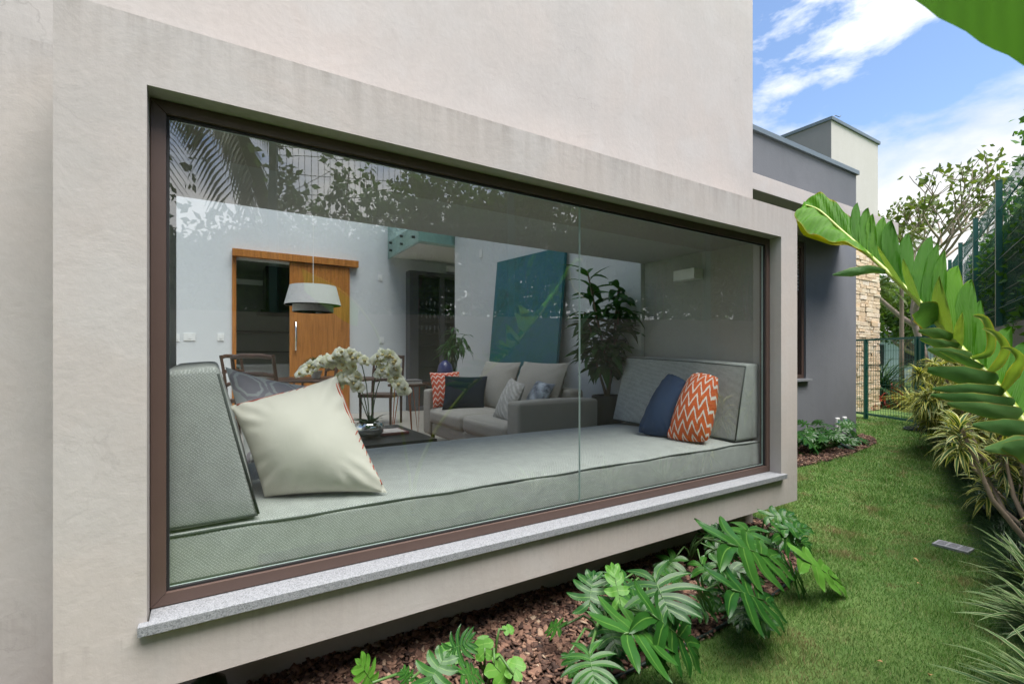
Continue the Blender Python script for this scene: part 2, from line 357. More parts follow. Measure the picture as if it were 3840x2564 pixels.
def purple():
    m, t, b, _ = newmat('pillow_mauve'); L = t.links.new
    uvn = nd(t, 'ShaderNodeUVMap', uv_map='UVMap'); mp = nd(t, 'ShaderNodeMapping'); mp.inputs['Scale'].default_value = (2.6, 2.6, 1); L(uvn.outputs[0], mp.inputs[0])
    fr = nd(t, 'ShaderNodeVectorMath', operation='FRACTION'); L(mp.outputs[0], fr.inputs[0])
    sb = nd(t, 'ShaderNodeVectorMath', operation='SUBTRACT'); L(fr.outputs[0], sb.inputs[0]); sb.inputs[1].default_value = (.5,.5,0)
    sp = nd(t, 'ShaderNodeSeparateXYZ'); L(sb.outputs[0], sp.inputs[0])
    dx = mth(t, 'ABSOLUTE', sp.outputs[0]); dy = mth(t, 'ABSOLUTE', sp.outputs[1])
    d = mth(t, 'ADD', mth(t, 'MAXIMUM', mth(t, 'MULTIPLY', mth(t, 'ADD', dx, dy), .72), mth(t, 'MAXIMUM', dx, dy)), mth(t, 'MULTIPLY', mth(t, 'SUBTRACT', noise(t, uvn.outputs[0], 14, 2), .5), .12))
    r = ramp(t, [(.30, 0.0), (.315, 1.0), (.375, 1.0), (.39, 0.0), (.47, 0.0), (.48, 1.0)], 'LINEAR'); L(d, r.inputs[0])
    c = mixc(t, r.outputs[0], (.56,.51,.58), (.86,.86,.86)); L(c, b.inputs['Base Color']); b.inputs['Roughness'].default_value = .85
    bump(t, b, noise(t, coords(t), 12, 3, .5, 1.2), .4, .012); return m
M['mauve'] = purple()
M['sofa'] = fabric('sofa_fabric', (.26,.24,.21), (.38,.355,.32), 380, .2)
M['knit'] = fabric('knit_grey', (.28,.265,.25), (.50,.48,.45), 90, 1.0)
M['ikat'] = fabric('ikat_blue', (.012,.02,.04), (.42,.46,.52), 26, .2, 30)
# ================================================================ ground
def earth():
    m, t, b, _ = newmat('lawn_soil'); g = geo(t); L = t.links.new
    n1 = noise(t, g, 1.3, 5, .6); n2 = noise(t, g, 40, 5, .7)
    r = ramp(t, [(.42, (.060,.125,.022)), (.62, (.10,.16,.036)), (.75, (.20,.165,.075))]); L(mth(t,'ADD',mth(t,'MULTIPLY',n1,.75),mth(t,'MULTIPLY',n2,.25)), r.inputs[0])
    L(r.outputs[0], b.inputs['Base Color']); b.inputs['Roughness'].default_value = .95; bump(t, b, n2, .6, .02); return m
M['soil'] = earth()
g = MB(); g.quad((-400,-400,0),(400,-400,0),(400,400,0),(-400,400,0))
tag(g.build('ground', M['soil']), kind='structure')
# ================================================================ house
house = thing('house', 'pale plastered modern house with projecting glazed bay window and grey wing', 'house', (-2.35, 1.7, 0))
w = MB(); w.box(-2.6,-2.35,-9,-.40,-.2,6.6); w.box(-2.6,-2.35,-.40,3.85,-.2,.288); w.box(-2.6,-2.35,-.40,3.85,2.522,6.6)
w.build('wall', M['plaster'], house)
b = MB(); b.box(-2.6,-2.0,-.40,-.17,.29,2.52); b.box(-2.6,-2.0,3.645,3.87,.29,2.52); b.box(-2.6,-2.0,-.17,3.645,2.30,2.52); b.box(-2.6,-2.0,-.17,3.645,.29,.49)
b.build('bay_surround', M['plaster'], house)
n = MB(); n.box(-3.35,-2.6,-.30,-.15,.30,2.5); n.box(-2.6,-2.15,-.168,-.15,.5,2.298); n.build('niche_wall', M['niche'], house)
n = MB(); n.box(-3.35,-2.6,3.645,3.84,.30,2.5); n.build('niche_wall', M['niche'], house)
n = MB(); n.box(-3.35,-2.601,-.15,3.645,2.315,2.52); n.build('niche_ceiling', M['ceil'], house)
n = MB(); n.box(-3.5,-2.15,-.148,3.643,.36,.552); n.build('bench_base', M['white'], house)
# end wall (with the painting) and the rest of the shell
e = MB(); e.box(-3.35,-2.6,3.645,3.85,2.5,5.8); e.box(-7.57,-3.35,3.6,3.85,-.2,5.8); e.box(-9.17,-7.57,5.9,6.05,-.2,5.8)
e.build('end_wall', M['inner'], house)
e = MB(); e.box(-9.32,-9.17,-5,.40,-.2,5.8); e.box(-9.32,-9.17,1.25,6.05,-.2,5.8); e.box(-9.32,-9.17,.40,1.25,3.02,5.8)
e.build('back_wall', M['inner'], house)
e = MB();  e.box(-9.4,-8.8,-5,3.85,5.8,6.0); e.box(-8.8,-2.6,3.2,3.85,5.8,6.0); e.box(-8.8,-2.6,-5,-4.5,5.8,6.0); e.box(-9.4,-7.57,3.85,6.05,5.8,6.0); e.build('roof', M['inner'], house)
sk = MB(); sk.box(-8.8,-2.6,-4.5,3.2,5.88,5.9); sk.build('added_skylight', glass('added_skylight_glass', (.85,.87,.89), .05), house)  # unseen roof glazing, added to let daylight into the living room
f = MB(); f.box(-9.17,-2.6,-5,3.62,.0,.35); f.box(-9.17,-7.57,3.62,6.0,.0,.35)
M['floor'] = simple('floor_tile', (.36,.33,.29), .3, var=.1, vs=1.2)
tag(f.build('interior_floor', M['floor']), kind='structure')
f = MB(); f.box(-4.3,-2.6,-5.0,-1.2,.351,.352)
# ---- bay window
win = MB()
Y0, Y1, Z0, Z1, fw_ = -.168, 3.643, .527, 2.298, .045
XA, XB = -2.142, -2.085
for q in ([(Y0,Z0),(Y1,Z0),(Y1-fw_,Z0+fw_),(Y0+fw_,Z0+fw_)],[(Y0,Z1),(Y0+fw_,Z1-fw_),(Y1-fw_,Z1-fw_),(Y1,Z1)],[(Y0,Z0),(Y0+fw_,Z0+fw_),(Y0+fw_,Z1-fw_),(Y0,Z1)],[(Y1,Z0),(Y1,Z1),(Y1-fw_,Z1-fw_),(Y1-fw_,Z0+fw_)]):
    # each frame member a mitred prism, 0.6 mm open at the mitre
    cy = sum(p[0] for p in q)/4; cz = sum(p[1] for p in q)/4
    qq = [(cy+(y-cy)*.9998, cz+(z-cz)*.9998) for y, z in q]
    v = [(XB,y,z) for y,z in qq]+[(XA,y,z) for y,z in qq]
    win.add(v, [(0,1,2,3),(7,6,5,4),(0,4,5,1),(1,5,6,2),(2,6,7,3),(3,7,4,0)])
win = win.build('window', M['brown'], house, bevel=.0025, seg=2)
ga = MB(); a0, a1, c0, c1 = Y0+fw_, Y1-fw_, Z0+fw_, Z1-fw_
ga.box(-2.122,-2.098,a0,a1,c0,c0+.008); ga.box(-2.122,-2.098,a0,a1,c1-.008,c1); ga.box(-2.122,-2.098,a0,a0+.008,c0+.008,c1-.008); ga.box(-2.122,-2.098,a1-.008,a1,c0+.008,c1-.008)
ga.build('gasket', M['rubber'], win)
for ya, yb in ((a0+.009,1.779),(1.783,a1-.009)):
    p = MB(); p.box(-2.120,-2.110,ya,yb,c0+.009,c1-.009,1)
    p.m[3] = 0                                   # outer face mirrors, inner face clear, rims green
    p.m[2] = p.m[4] = p.m[0] = p.m[1] = 2
    p.build('pane', [M['glass'], M['glassback'], M['glassedge']], win)
s = MB(); s.box(-2.085,-1.965,-.165,3.64,.492,.526); s.box(-1.999,-1.9651,-.192,-.165,.4922,.5258); s.box(-1.999,-1.9651,3.64,3.668,.4922,.5258)
s.build('window_sill', M['granite'], house, bevel=.002)
# ---- grey wing
w = MB(); w.box(-4.25,-4.0,3.85,9.69,3.36,4.6); w.build('parapet', plaster('plaster_charcoal', (.118,.124,.136), (.127,.132,.145), (.108,.113,.123), False), house)
w = MB(); w.box(-4.25,-4.0,3.85,6.6,-.2,3.36); w.box(-4.25,-4.0,8.0,9.69,-.2,3.36); w.box(-4.25,-4.0,6.6,8.0,-.2,1.06); w.box(-4.25,-4.0,6.6,8.0,3.2,3.36)
w.box(-9.0,-4.25,9.5,9.69,-.2,4.6); w.box(-9.0,-4.25,6.1,9.5,4.3,4.45)
w.build('wing_wall', M['gray'], house)
c = MB(); c.box(-4.3,-3.96,3.9,9.73,4.6,4.675); c.box(-9,-4.3,9.46,9.73,4.6,4.675); c.build('coping', M['coping'], house, bevel=.006)
c = MB(); c.box(-4.02,-3.17,3.86,9.09,3.29,3.475); c.build('canopy', M['plaster'], house, bevel=.004)
wf = MB(); wf.box(-4.16,-4.03,7.93,8.0,1.06,3.2); wf.box(-4.16,-4.03,6.6,6.67,1.06,3.2); wf.box(-4.16,-4.03,6.67,7.93,3.12,3.2); wf.box(-4.16,-4.03,6.67,7.93,1.06,1.12); wf.box(-4.14,-4.06,7.3,7.36,1.12,3.12)
wf = wf.build('wing_window', M['brown'], house, bevel=.003)
p = MB(); p.box(-4.108,-4.1,6.67,7.3,1.12,3.12); p.box(-4.108,-4.1,7.36,7.93,1.12,3.12); p.build('pane', glass('wing_glass', (.35,.38,.38), .06), wf)
sl = MB(); sl.bar((-4.075,6.7,0),(-4.075,7.92,0),.012,.034); slm = sl.mesh('slat', simple('shutter_aluminium', (.42,.41,.40), .4, .3))
for k in range(13):
    inst('slat', slm, wf, Matrix.Translation((2.35,-1.7,3.09-k*.052))@Matrix.Translation((0,0,0)))
q = MB(); q.box(-4.03,-3.93,6.55,8.06,1.02,1.058); q.build('wing_window_sill', M['granite'], house, bevel=.003)
# wall sockets
for y in (8.975, 9.225):
    so = MB(); so.box(-4.0,-3.965,y-.055,y+.055,.21,.375); so = so.build('wall_socket', M['white'], house, bevel=.01)
    k = MB(); k.box(-3.9652,-3.960,y-.03,y+.03,.29,.34); k.build('socket_cover', simple('socket_blue', (.03,.14,.32), .3), so, bevel=.003)
# ---- tower with stone cladding
M['towershade'] = plaster('plaster_tower_shade', (.20,.198,.196), (.21,.208,.205), (.19,.188,.186), False)
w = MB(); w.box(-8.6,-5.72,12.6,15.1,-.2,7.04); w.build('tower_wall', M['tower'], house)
w = MB(); w.box(-8.6,-5.722,12.585,12.599,-.2,7.04); w.build('tower_shade_side', M['towershade'], house)  # darker plate: the shade on this tower face is put into its colour
w = MB(); w.box(-8.66,-5.68,12.55,15.16,7.04,7.12); w.build('tower_coping', M['coping'], house, bevel=.006)
w = MB(); w.tube([(-5.75,12.66,7.12),(-5.72,12.78,7.2),(-5.7,12.95,7.2),(-5.7,13.02,7.25)],.008,6); w.build('aerial_wire', M['dark'], house)
M['mortar'] = simple('mortar', (.16,.12,.08), .95, var=.2, bs=.4)
st = MB(); st.box(-5.72,-5.705,12.6,15.1,-.2,4.6); st = st.build('stone_cladding', M['mortar'], house)
def stonemat():
    m, t, b, _ = newmat('ledge_stone'); L = t.links.new
    oi = nd(t,'ShaderNodeObjectInfo'); g = geo(t); n = noise(t, g, 18, 6, .65)
    r = ramp(t, [(0.0,(.55,.41,.26)),(.3,(.68,.55,.38)),(.6,(.72,.63,.48)),(.85,(.62,.46,.29)),(1.0,(.74,.67,.56))]); L(mth(t,'FRACT',mth(t,'ADD',oi.outputs['Random'],mth(t,'MULTIPLY',n,.35))), r.inputs[0])
    c = mixc(t, .5, r.outputs[0], mixc(t, n, (.72,.66,.6), (1,1,1)), 'MULTIPLY'); L(c, b.inputs['Base Color']); b.inputs['Roughness'].default_value = .9
    bump(t, b, noise(t, g, 30, 6, .7), .7, .03); return m
M['stone'] = stonemat()
stm = []
for k in range(6):
    q = MB(); q.box(-.5,.5,-.5,.5,-.5,.5); q.v = [(x+random.uniform(-.1,.12)*(x>0), y+random.uniform(-.05,.05), z+random.uniform(-.08,.08)) for x,y,z in q.v]
    stm.append(q.mesh('stone', M['stone'], bevel=.07, seg=1))
rest = MB(); nst = 0; z = .0
while z < 4.58:
    h = random.choice((.07,.085,.1,.12)); y = 15.1
    while y > 12.62:
        l = random.uniform(.14,.42); l = min(l, y-12.6)
        if y-l > 13.45 or (y > 13.45 and nst < 296):
            if nst < 298:
                nst += 1; d = random.uniform(.03,.06)
                inst('stone', random.choice(stm), st, Matrix.Translation((-5.705+d/2+2.35-.008, y-l/2-1.7, z+h/2))@Matrix.Diagonal((d,l-.012,h-.012,1)))
            else: rest.box(-5.705,-5.665+random.uniform(-.01,.01), y-l+.008,y-.008,z+.007,z+h-.007)
        else: rest.box(-5.705,-5.665+random.uniform(-.01,.01), y-l+.008,y-.008,z+.007,z+h-.007)
        y -= l
    z += h
tag(rest.build('stone_facing', M['stone'], st, bevel=.005, seg=1), kind='stuff')
# ---- sliding door, rail, switches, balcony
def wood(name, ca, cb, sc=(1,1,14), rough=.4):
    m, t, b, _ = newmat(name); g = coords(t, 'Object', sc); L = t.links.new
    n = noise(t, g, 3, 6, .6, 1.0); r = ramp(t, [(.3, ca), (.7, cb)]); L(n, r.inputs[0]); L(r.outputs[0], b.inputs['Base Color']); b.inputs['Roughness'].default_value = rough; bump(t, b, n, .08, .004); return m
M['door'] = wood('door_veneer', (.27,.095,.016), (.52,.205,.045), (7,7,.5))
M['walnut'] = wood('dark_wood', (.035,.016,.010), (.075,.034,.020), (6,6,1))
d = MB(); d.box(-9.168,-9.11,1.2,2.21,.355,3.03); d = d.build('sliding_door', M['door'], house, bevel=.004)
h = MB(); h.tube([(-9.11,1.29,1.50),(-9.05,1.29,1.52),(-9.045,1.295,1.75),(-9.05,1.29,1.99),(-9.11,1.29,2.01)],.016,10); h.build('handle', M['chrome'], d, smooth=True)
r_ = MB(); r_.box(-9.168,-9.06,.34,2.36,3.045,3.165); r_.build('door_rail', M['door'], house, bevel=.004)
r_ = MB(); r_.box(-9.32,-9.14,.34,.40,.35,3.045); r_.build('door_jamb', M['door'], house, bevel=.003)
for y, z, wd in ((-.41,1.70,.08),(-.24,1.715,.16),(.18,1.72,.09),(2.79,2.91,.085),(2.82,1.72,.085)):
    k = MB(); k.box(-9.169,-9.158,y-wd/2,y+wd/2,z-.06,z+.06); k = k.build('switch_plate', M['white'], house, bevel=.003)
    q = MB(); q.box(-9.158,-9.153,y-.02,y+.02,z-.028,z+.028); q.build('rocker', M['white'], k, bevel=.002)
k = MB(); k.box(-6.66,-6.57,3.585,3.599,2.94,3.06); k.build('switch_plate', M['white'], house, bevel=.003)
bl = MB(); bl.box(-9.169,-7.60,2.965,5.9,3.32,3.62); bl = bl.build('balcony', M['white'], house)
gm = [glass('balcony_glass', (.75,.86,.83), .05)]
q = MB(); q.box(-9.16,-7.575,2.935,2.947,3.27,4.6); q.box(-7.585,-7.573,2.95,5.9,3.27,4.6); q.build('glass_railing', gm[0], bl)
bo = MB(); bo.tube([(0,-.03,0),(0,.02,0)],.022,10); bom = bo.mesh('bolt', M['dark'])
for x in (-9.0,-8.4,-7.8):
    for z in (3.42,3.56): inst('bolt', bom, bl, Matrix.Translation((x+2.35,2.945-1.7,z)))
# kitchen beyond the sliding door
M['kit'] = simple('kitchen_wall', (.26,.25,.24), .6, var=.1)
e = MB(); e.box(-12.7,-12.55,-2,3.2,.0,3.4); e.box(-12.55,-9.32,3.05,3.2,.0,3.4); e.box(-12.7,-9.32,-2,3.2,3.25,3.4); e.box(-12.55,-9.32,-2,3.05,.2,.35)
e.build('kitchen_wall', M['kit'], house)
ob = MB(); ob.box(-12.55,-12.4,-.9,3.0,1.95,1.99); ob.box(-12.55,-12.4,-.9,3.0,1.5,1.53); tag(ob.build('wall_shelf', M['dark'], house), None)
kc = thing('kitchen_island', 'white kitchen island seen through the open sliding door', 'kitchen island', (-11, 1.2, .35))
q = MB(); q.box(-11.4,-10.6,.55,2.6,.35,1.20); q.build('cabinet', M['white'], kc, bevel=.004); q = MB(); q.box(-11.45,-10.55,.5,2.65,1.2,1.25); q.build('worktop', M['white'], kc, bevel=.004)
hd = thing('range_hood', 'dark range hood hanging in the kitchen doorway', 'range hood', (-11.3, 1.2, 1.8))
q = MB(); q.box(-11.6,-11.0,1.0,1.7,2.35,3.25); q.build('hood_body', M['dark'], hd, bevel=.01); q = MB(); q.box(-11.7,-10.9,.9,1.8,2.28,2.35); q.build('hood_canopy', M['dark'], hd, bevel=.01)
q = MB(); q.box(-11.7,-11.6,-.5,1.0,2.93,3.03); tag(q.build('light_strip', M['white'], bevel=.004, loc=(-11.65,.2,2.93)), 'long white light fitting high in the kitchen', 'light fitting')

# ================================================================ soft shapes
def rcube(c8, dims, r, n=10, puff=(0,0,0), nz=0, seed=0):
    """rounded cushion block mapped into eight corners (x fastest, then y, then z)"""
    hx, hy, hz = (d/2 for d in dims); C = [Vector(p) for p in c8]; key = {}; V = []; F = []; rs = random.Random(seed); ph = [rs.uniform(0,6.28) for _ in range(6)]
    def vert(p):
        k = tuple(round(a,5) for a in p)
        if k in key: return key[k]
        x, y, z = p; ux, uy, uz = x/hx, y/hy, z/hz
        cl = Vector((max(-hx+r,min(hx-r,x)),max(-hy+r,min(hy-r,y)),max(-hz+r,min(hz-r,z)))); d = Vector(p)-cl
        nn = d.normalized() if d.length > 1e-9 else Vector((0,0,0)); q = cl+nn*r
        nrm = Vector((ux if abs(ux) > .999 else 0, uy if abs(uy) > .999 else 0, uz if abs(uz) > .999 else 0))
        q += Vector((nrm.x*puff[0]*(1-uy*uy)*(1-uz*uz), nrm.y*puff[1]*(1-ux*ux)*(1-uz*uz), nrm.z*puff[2]*(1-ux**4)*(1-uy**4)))
        if nz:
            q += nrm*nz*(math.sin(x*9+ph[0])*math.sin(y*7+ph[1])+.6*math.sin(x*17+y*13+ph[2])*math.sin(z*15+ph[3]))
        a, b2, c = (q.x/hx+1)/2, (q.y/hy+1)/2, (q.z/hz+1)/2
        o = Vector((0,0,0))
        for i in range(8):
            o += C[i]*((a if i&1 else 1-a)*(b2 if i&2 else 1-b2)*(c if i&4 else 1-c))
        key[k] = len(V); V.append(o); return key[k]
    def ticks(h):
        m = max(3, int(n)); t = [-h]+[-h+r*f for f in (.15,.4,.7,1)]+[(-h+r)+(2*(h-r))*i/m for i in range(1,m)]+[h-r*f for f in (1,.7,.4,.15)]+[h]
        return t
    T = [ticks(hx), ticks(hy), ticks(hz)]
    for ax in range(3):
        a, b2 = (ax+1)%3, (ax+2)%3
        for sgn in (-1, 1):
            for i in range(len(T[a])-1):
                for j in range(len(T[b2])-1):
                    q = []
                    for (ii,jj) in ((i,j),(i+1,j),(i+1,j+1),(i,j+1)):
                        p = [0,0,0]; p[ax] = sgn*(hx,hy,hz)[ax]; p[a] = T[a][ii]; p[b2] = T[b2][jj]; q.append(vert(tuple(p)))
                    if sgn < 0: q.reverse()
                    if len(set(q)) == 4: F.append(tuple(q))
    m = MB(); m.add(V, F); return m
def blockc(x0,x1,y0,y1,z0,z1): return [(x,y,z) for z in (z0,z1) for y in (y0,y1) for x in (x0,x1)]
def pillow(c4, T, seed=0, n=26, pinch=.07, wr=.004, sag=0, rc=.0):
    """stuffed pillow through four corners (going round), thickness T"""
    A, B, C, D = [Vector(p) for p in c4]; rs = random.Random(seed); ph = [rs.uniform(0,6.28) for _ in range(8)]
    nrm = (C-A).cross(D-B).normalized(); V = []; F = []; UV = []
    ctr = (A+B+C+D)/4
    for side in (1, -1):
        for i in range(n+1):
            for j in range(n+1):
                u = -1+2*i/n; v = -1+2*j/n
                u = math.sin(u*math.pi/2)*.35+u*.65; v = math.sin(v*math.pi/2)*.35+v*.65
                pu = u*(1-pinch*(1-v*v)); pv = v*(1-pinch*(1-u*u))
                p = (A*(1-pu)*(1-pv)+B*(1+pu)*(1-pv)+C*(1+pu)*(1+pv)+D*(1-pu)*(1+pv))/4
                p = ctr+(p-ctr)*(1-rc*(u*u*v*v))
                t = T/2*((max(0,1-u*u))**.5)*((max(0,1-v*v))**.5)
                e = (abs(u)**3+abs(v)**3)/2
                cr_ = max(0,abs(u)+abs(v)-.9)/1.1; w_ = wr*(.35*math.sin(u*7+v*3+ph[0])*math.sin(v*6-u*2+ph[1])+1.6*cr_*math.sin(math.atan2(abs(v),abs(u))*22+ph[2]+(2 if u > 0 else 0)+(4 if v > 0 else 0))+.7*(abs(v)**6)*math.sin(u*23+ph[3])+.7*(abs(u)**6)*math.sin(v*19+ph[4]))
                if t <= 1e-6: w_ = 0
                V.append(p+nrm*side*(t+w_*(1 if t > .004 else 0))+Vector((0,0,-sag*(1-u*u)*(1-v*v)))); UV.append((i/n, j/n))
    s = (n+1)**2
    for k in (0,1):
        for i in range(n):
            for j in range(n):
                q = [k*s+i*(n+1)+j, k*s+(i+1)*(n+1)+j, k*s+(i+1)*(n+1)+j+1, k*s+i*(n+1)+j+1]
                if k: q.reverse()
                F.append(tuple(q))
    m = MB(); m.add(V, F, 0, UV); m.nrm = nrm; return m
def seam(c4, rad, mat, parent, name='seam', pinch=.07):
    A, B, C, D = [Vector(p) for p in c4]; pts = []
    for k in range(4):
        for s in range(12):
            a = -1+2*s/12; u, v = ((a,-1),(1,a),(-a,1),(-1,-a))[k]
            pu = u*(1-pinch*(1-v*v)); pv = v*(1-pinch*(1-u*u)); pts.append((A*(1-pu)*(1-pv)+B*(1+pu)*(1-pv)+C*(1+pu)*(1+pv)+D*(1-pu)*(1+pv))/4)
    pts.append(pts[0]); m = MB(); m.tube(pts, rad, 6); return m.build(name, mat, parent, smooth=True)
# ---- window seat
mt = thing('window_seat_mattress', 'long grey green woven mattress filling the bay window seat', 'mattress', (-2.8, 1.75, .552))
rcube(blockc(-3.45,-2.15,-.145,3.63,.555,.748), (1.3,3.775,.193), .018, 16, (.004,.004,.045), .0015, 3).build('mattress_body', M['fab'], mt, smooth=True)
pp = MB()
pp.tube([(-2.152+.002*math.sin(k*1.7),-.135+k*(3.755/40),.744+.003*math.sin(k*.9)) for k in range(41)],.005,6); pp.build('piping', M['piping'], mt, smooth=True)
pp = MB(); pp.tube([(-2.148,-.135+k*(3.755/20),.575) for k in range(21)],.004,6); pp.build('piping', M['piping'], mt, smooth=True)
def wedge(name, label, c8, dims, pip):
    o = thing(name, label, 'cushion', Vector(c8[0]), 'wedge back cushions')
    rcube(c8, dims, .022, 10, (.012,.012,.01), .002, 5).build('cushion_body', M['fab'], o, smooth=True)
    for pl in pip:
        k = MB(); k.tube(pl,.005,6); k.build('piping', M['piping'], o, smooth=True)
# left: upright back towards the wall (Y small), sloping face to the seat
c8 = [(-3.40,-.142,.775),(-2.17,-.142,.758),(-3.40,.19,.795),(-2.17,.175,.762),(-3.40,-.142,1.36),(-2.17,-.142,1.345),(-3.40,.05,1.37),(-2.17,.035,1.362)]
wedge('wedge_cushion', 'tall grey green wedge cushion behind the cream pillow', c8, (1.23,.26,.6), [[(-2.172,.172,.775),(-2.172,.10,1.06),(-2.172,.034,1.335)],[(-2.172,-.135,.77),(-2.172,.17,.774)]])
c8 = [(-3.40,3.26,.80),(-2.17,3.335,.765),(-3.40,3.635,.80),(-2.17,3.635,.765),(-3.40,3.45,1.40),(-2.17,3.475,1.345),(-3.40,3.635,1.40),(-2.17,3.635,1.345)]
wedge('wedge_cushion', 'grey green wedge cushion behind the blue and orange pillows', c8, (1.23,.26,.6), [[(-2.174,3.338,.775),(-2.174,3.40,1.05),(-2.176,3.473,1.325),(-2.6,3.466,1.355),(-3.38,3.452,1.392)],[(-2.174,3.338,.772),(-2.8,3.298,.79),(-3.385,3.262,.808)]])
# pillows on the seat
c4 = [(-2.46,.085,1.185),(-2.52,.545,1.305),(-2.195,.70,.775),(-2.42,.215,.775)]
o = thing('throw_pillow', 'large cream pillow with red stitched edge leaning on the left cushion', 'pillow', (-2.4,.4,.76))
pillow(c4, .30, 2, 48, .045, .0055).build('cover', M['cream'], o, smooth=True)
nn = (Vector(c4[2])-Vector(c4[0])).cross(Vector(c4[3])-Vector(c4[1])).normalized()
if nn.x < 0: nn = -nn
def onp(u, v, T=.30, pinch=.045):
    A,B,C,D = [Vector(p) for p in c4]; pu = u*(1-pinch*(1-v*v)); pv = v*(1-pinch*(1-u*u))
    p = (A*(1-pu)*(1-pv)+B*(1+pu)*(1-pv)+C*(1+pu)*(1+pv)+D*(1-pu)*(1+pv))/4
    return p+nn*(T/2*(max(0,1-u*u)**.55)*(max(0,1-v*v)**.55)+.004)
k = MB(); k.tube([onp(-.9+i*.07,-.975) for i in range(13)],.003,5); k.tube([onp(.93,-.86+i*.09) for i in range(9)],.0028,5); k.tube([onp(.985,-.86+i*.09) for i in range(9)],.0022,5)
k.build('trim', M['redthread'], o, smooth=True)
for i in range(8):
    k = MB(); v = .02+i*.115; k.tube([onp(.90+.012*i,v+.05),onp(.955+.004*i,v),onp(.985,v-.03)],.003,5); k.build('stitch', M['redthread'], o, smooth=True)
for i in range(3):
    k = MB(); u = .02+i*.14; k.tube([onp(u,-.93),onp(u+.07,-.975)],.0028,5); k.build('stitch', M['redthread'], o, smooth=True)
c4 = [(-2.82,.075,1.35),(-2.95,.475,1.235),(-2.85,.60,.86),(-2.72,.16,.87)]
tag(pillow(c4, .17, 5).build('throw_pillow', M['mauve'], smooth=True, loc=(-2.8,.3,.86)), 'mauve pillow with white brushed pattern behind the cream pillow', 'pillow')
c4 = [(-2.68,3.30,1.285),(-2.42,3.20,1.13),(-2.44,2.93,.80),(-2.72,2.88,.80)]
c4 = [(-2.80,3.36,1.27),(-2.47,3.23,1.20),(-2.42,2.96,.785),(-2.70,2.84,.79)]
o = thing('throw_pillow', 'dark blue pillow with frayed tufts leaning beside the orange one', 'pillow', (-2.6,3.0,.8))
pillow(c4, .27, 8, 34, .05, .007, rc=.10).build('cover', M['navy'], o, smooth=True)
A_,B_,C_,D_ = [Vector(p) for p in c4]; nn = (C_-A_).cross(D_-B_).normalized()
if nn.y > 0: nn = -nn
for (u,v) in ((-.3,-.1),(.15,.1),(-.45,.3),(.0,.45),(.3,.35),(-.6,.0),(-.1,.65)):
    k = MB()
    for s in range(8):
        p = (A_*(1-u)*(1-v)+B_*(1+u)*(1-v)+C_*(1+u)*(1+v)+D_*(1-u)*(1+v))/4+nn*(.11*(1-u*u)**.55*(1-v*v)**.55)
        q = p+Vector((random.uniform(-.03,.03),random.uniform(-.02,.02),-random.uniform(.01,.05)))+nn*random.uniform(.004,.015); k.tube([p,(p+q)/2+nn*.008,q],.0016,4)
    k.build('tuft', M['navy'], o)
c4 = [(-2.50,3.36,1.27),(-2.235,3.27,1.20),(-2.20,3.06,.79),(-2.42,2.98,.79)]
c4 = [(-2.53,3.31,1.275),(-2.23,3.24,1.262),(-2.19,3.04,.775),(-2.45,2.89,.775)]
tag(pillow(c4, .30, 11, 34, .03, .007, rc=.09).build('throw_pillow', M['chev'], smooth=True, loc=(-2.35,3.1,.79)), 'orange and white zigzag pillow nearest the right end of the glass', 'pillow')
# wall light on the niche
o = thing('wall_light', 'small white box shaped wall light inside the bay window', 'wall light', (-2.79,3.6,2.06))
q = MB(); q.box(-2.90,-2.68,3.53,3.645,2.075,2.165); q.build('lamp_body', M['white'], o, bevel=.003); q = MB(); q.box(-2.875,-2.705,3.55,3.63,2.072,2.0749); q.build('diffuser', M['white'], o)
# ================================================================ living room
FZ = .35
# ---- sofa, facing -Y, near arm towards the window
so = thing('sofa', 'grey beige two seat sofa standing behind the window seat', 'sofa', (-4.5,2.7,FZ))
def blk(name, par, x0,x1,y0,y1,z0,z1, r=.03, puff=(.005,.005,.01), mat='sofa', seed=0):
    return rcube(blockc(x0,x1,y0,y1,z0,z1), (abs(x1-x0),abs(y1-y0),abs(z1-z0)), r, 6, puff, .002, seed).build(name, M[mat], par, smooth=True)
blk('arm', so, -3.66,-3.45,2.24,3.14,.47,1.005); blk('arm', so, -5.62,-5.42,2.24,3.14,.47,1.005)
blk('base', so, -5.42,-3.66,2.27,3.12,.47,.62); blk('back', so, -5.42,-3.66,2.95,3.14,.62,1.08)
blk('seat_cushion', so, -4.53,-3.67,2.23,2.95,.62,.79, .05,(.005,.01,.025)); blk('seat_cushion', so, -5.41,-4.55,2.23,2.95,.62,.79,.05,(.005,.01,.025))
for x in (-5.5,-3.55):
    for y in (2.32,3.05):
        k = MB(); k.lathe((x,y,FZ),[(.018,0),(.028,.12)],10); k.build('leg', M['walnut'], so)
for (xa,xb,s) in ((-5.38,-4.58,1),(-4.52,-3.72,2)):
    c4 = [(xa,3.0,1.35),(xb,3.0,1.34),(xb,2.80,.79),(xa,2.80,.79)]
    pillow(c4,.24,20+s,22,.05,.005).build('back_cushion', M['sofa'], so, smooth=True)
def tp(c4, T, mat, label, seed):
    z = min(p[2] for p in c4); c = sum((Vector(p) for p in c4), Vector())/4
    return tag(pillow(c4,T,seed,20).build('throw_pillow', M[mat], smooth=True, loc=(c.x,c.y,z)), label, 'pillow')
tp([(-5.40,2.235,1.215),(-5.40,2.63,1.225),(-5.28,2.61,.80),(-5.28,2.23,.80)], .13, 'chev2', 'red and white zigzag pillow at the far end of the sofa', 31)
tp([(-5.13,2.31,1.185),(-5.02,2.82,1.17),(-4.90,2.70,.80),(-5.05,2.24,.80)], .14, 'darknavy', 'plain black navy pillow in front of the red zigzag pillow', 32)
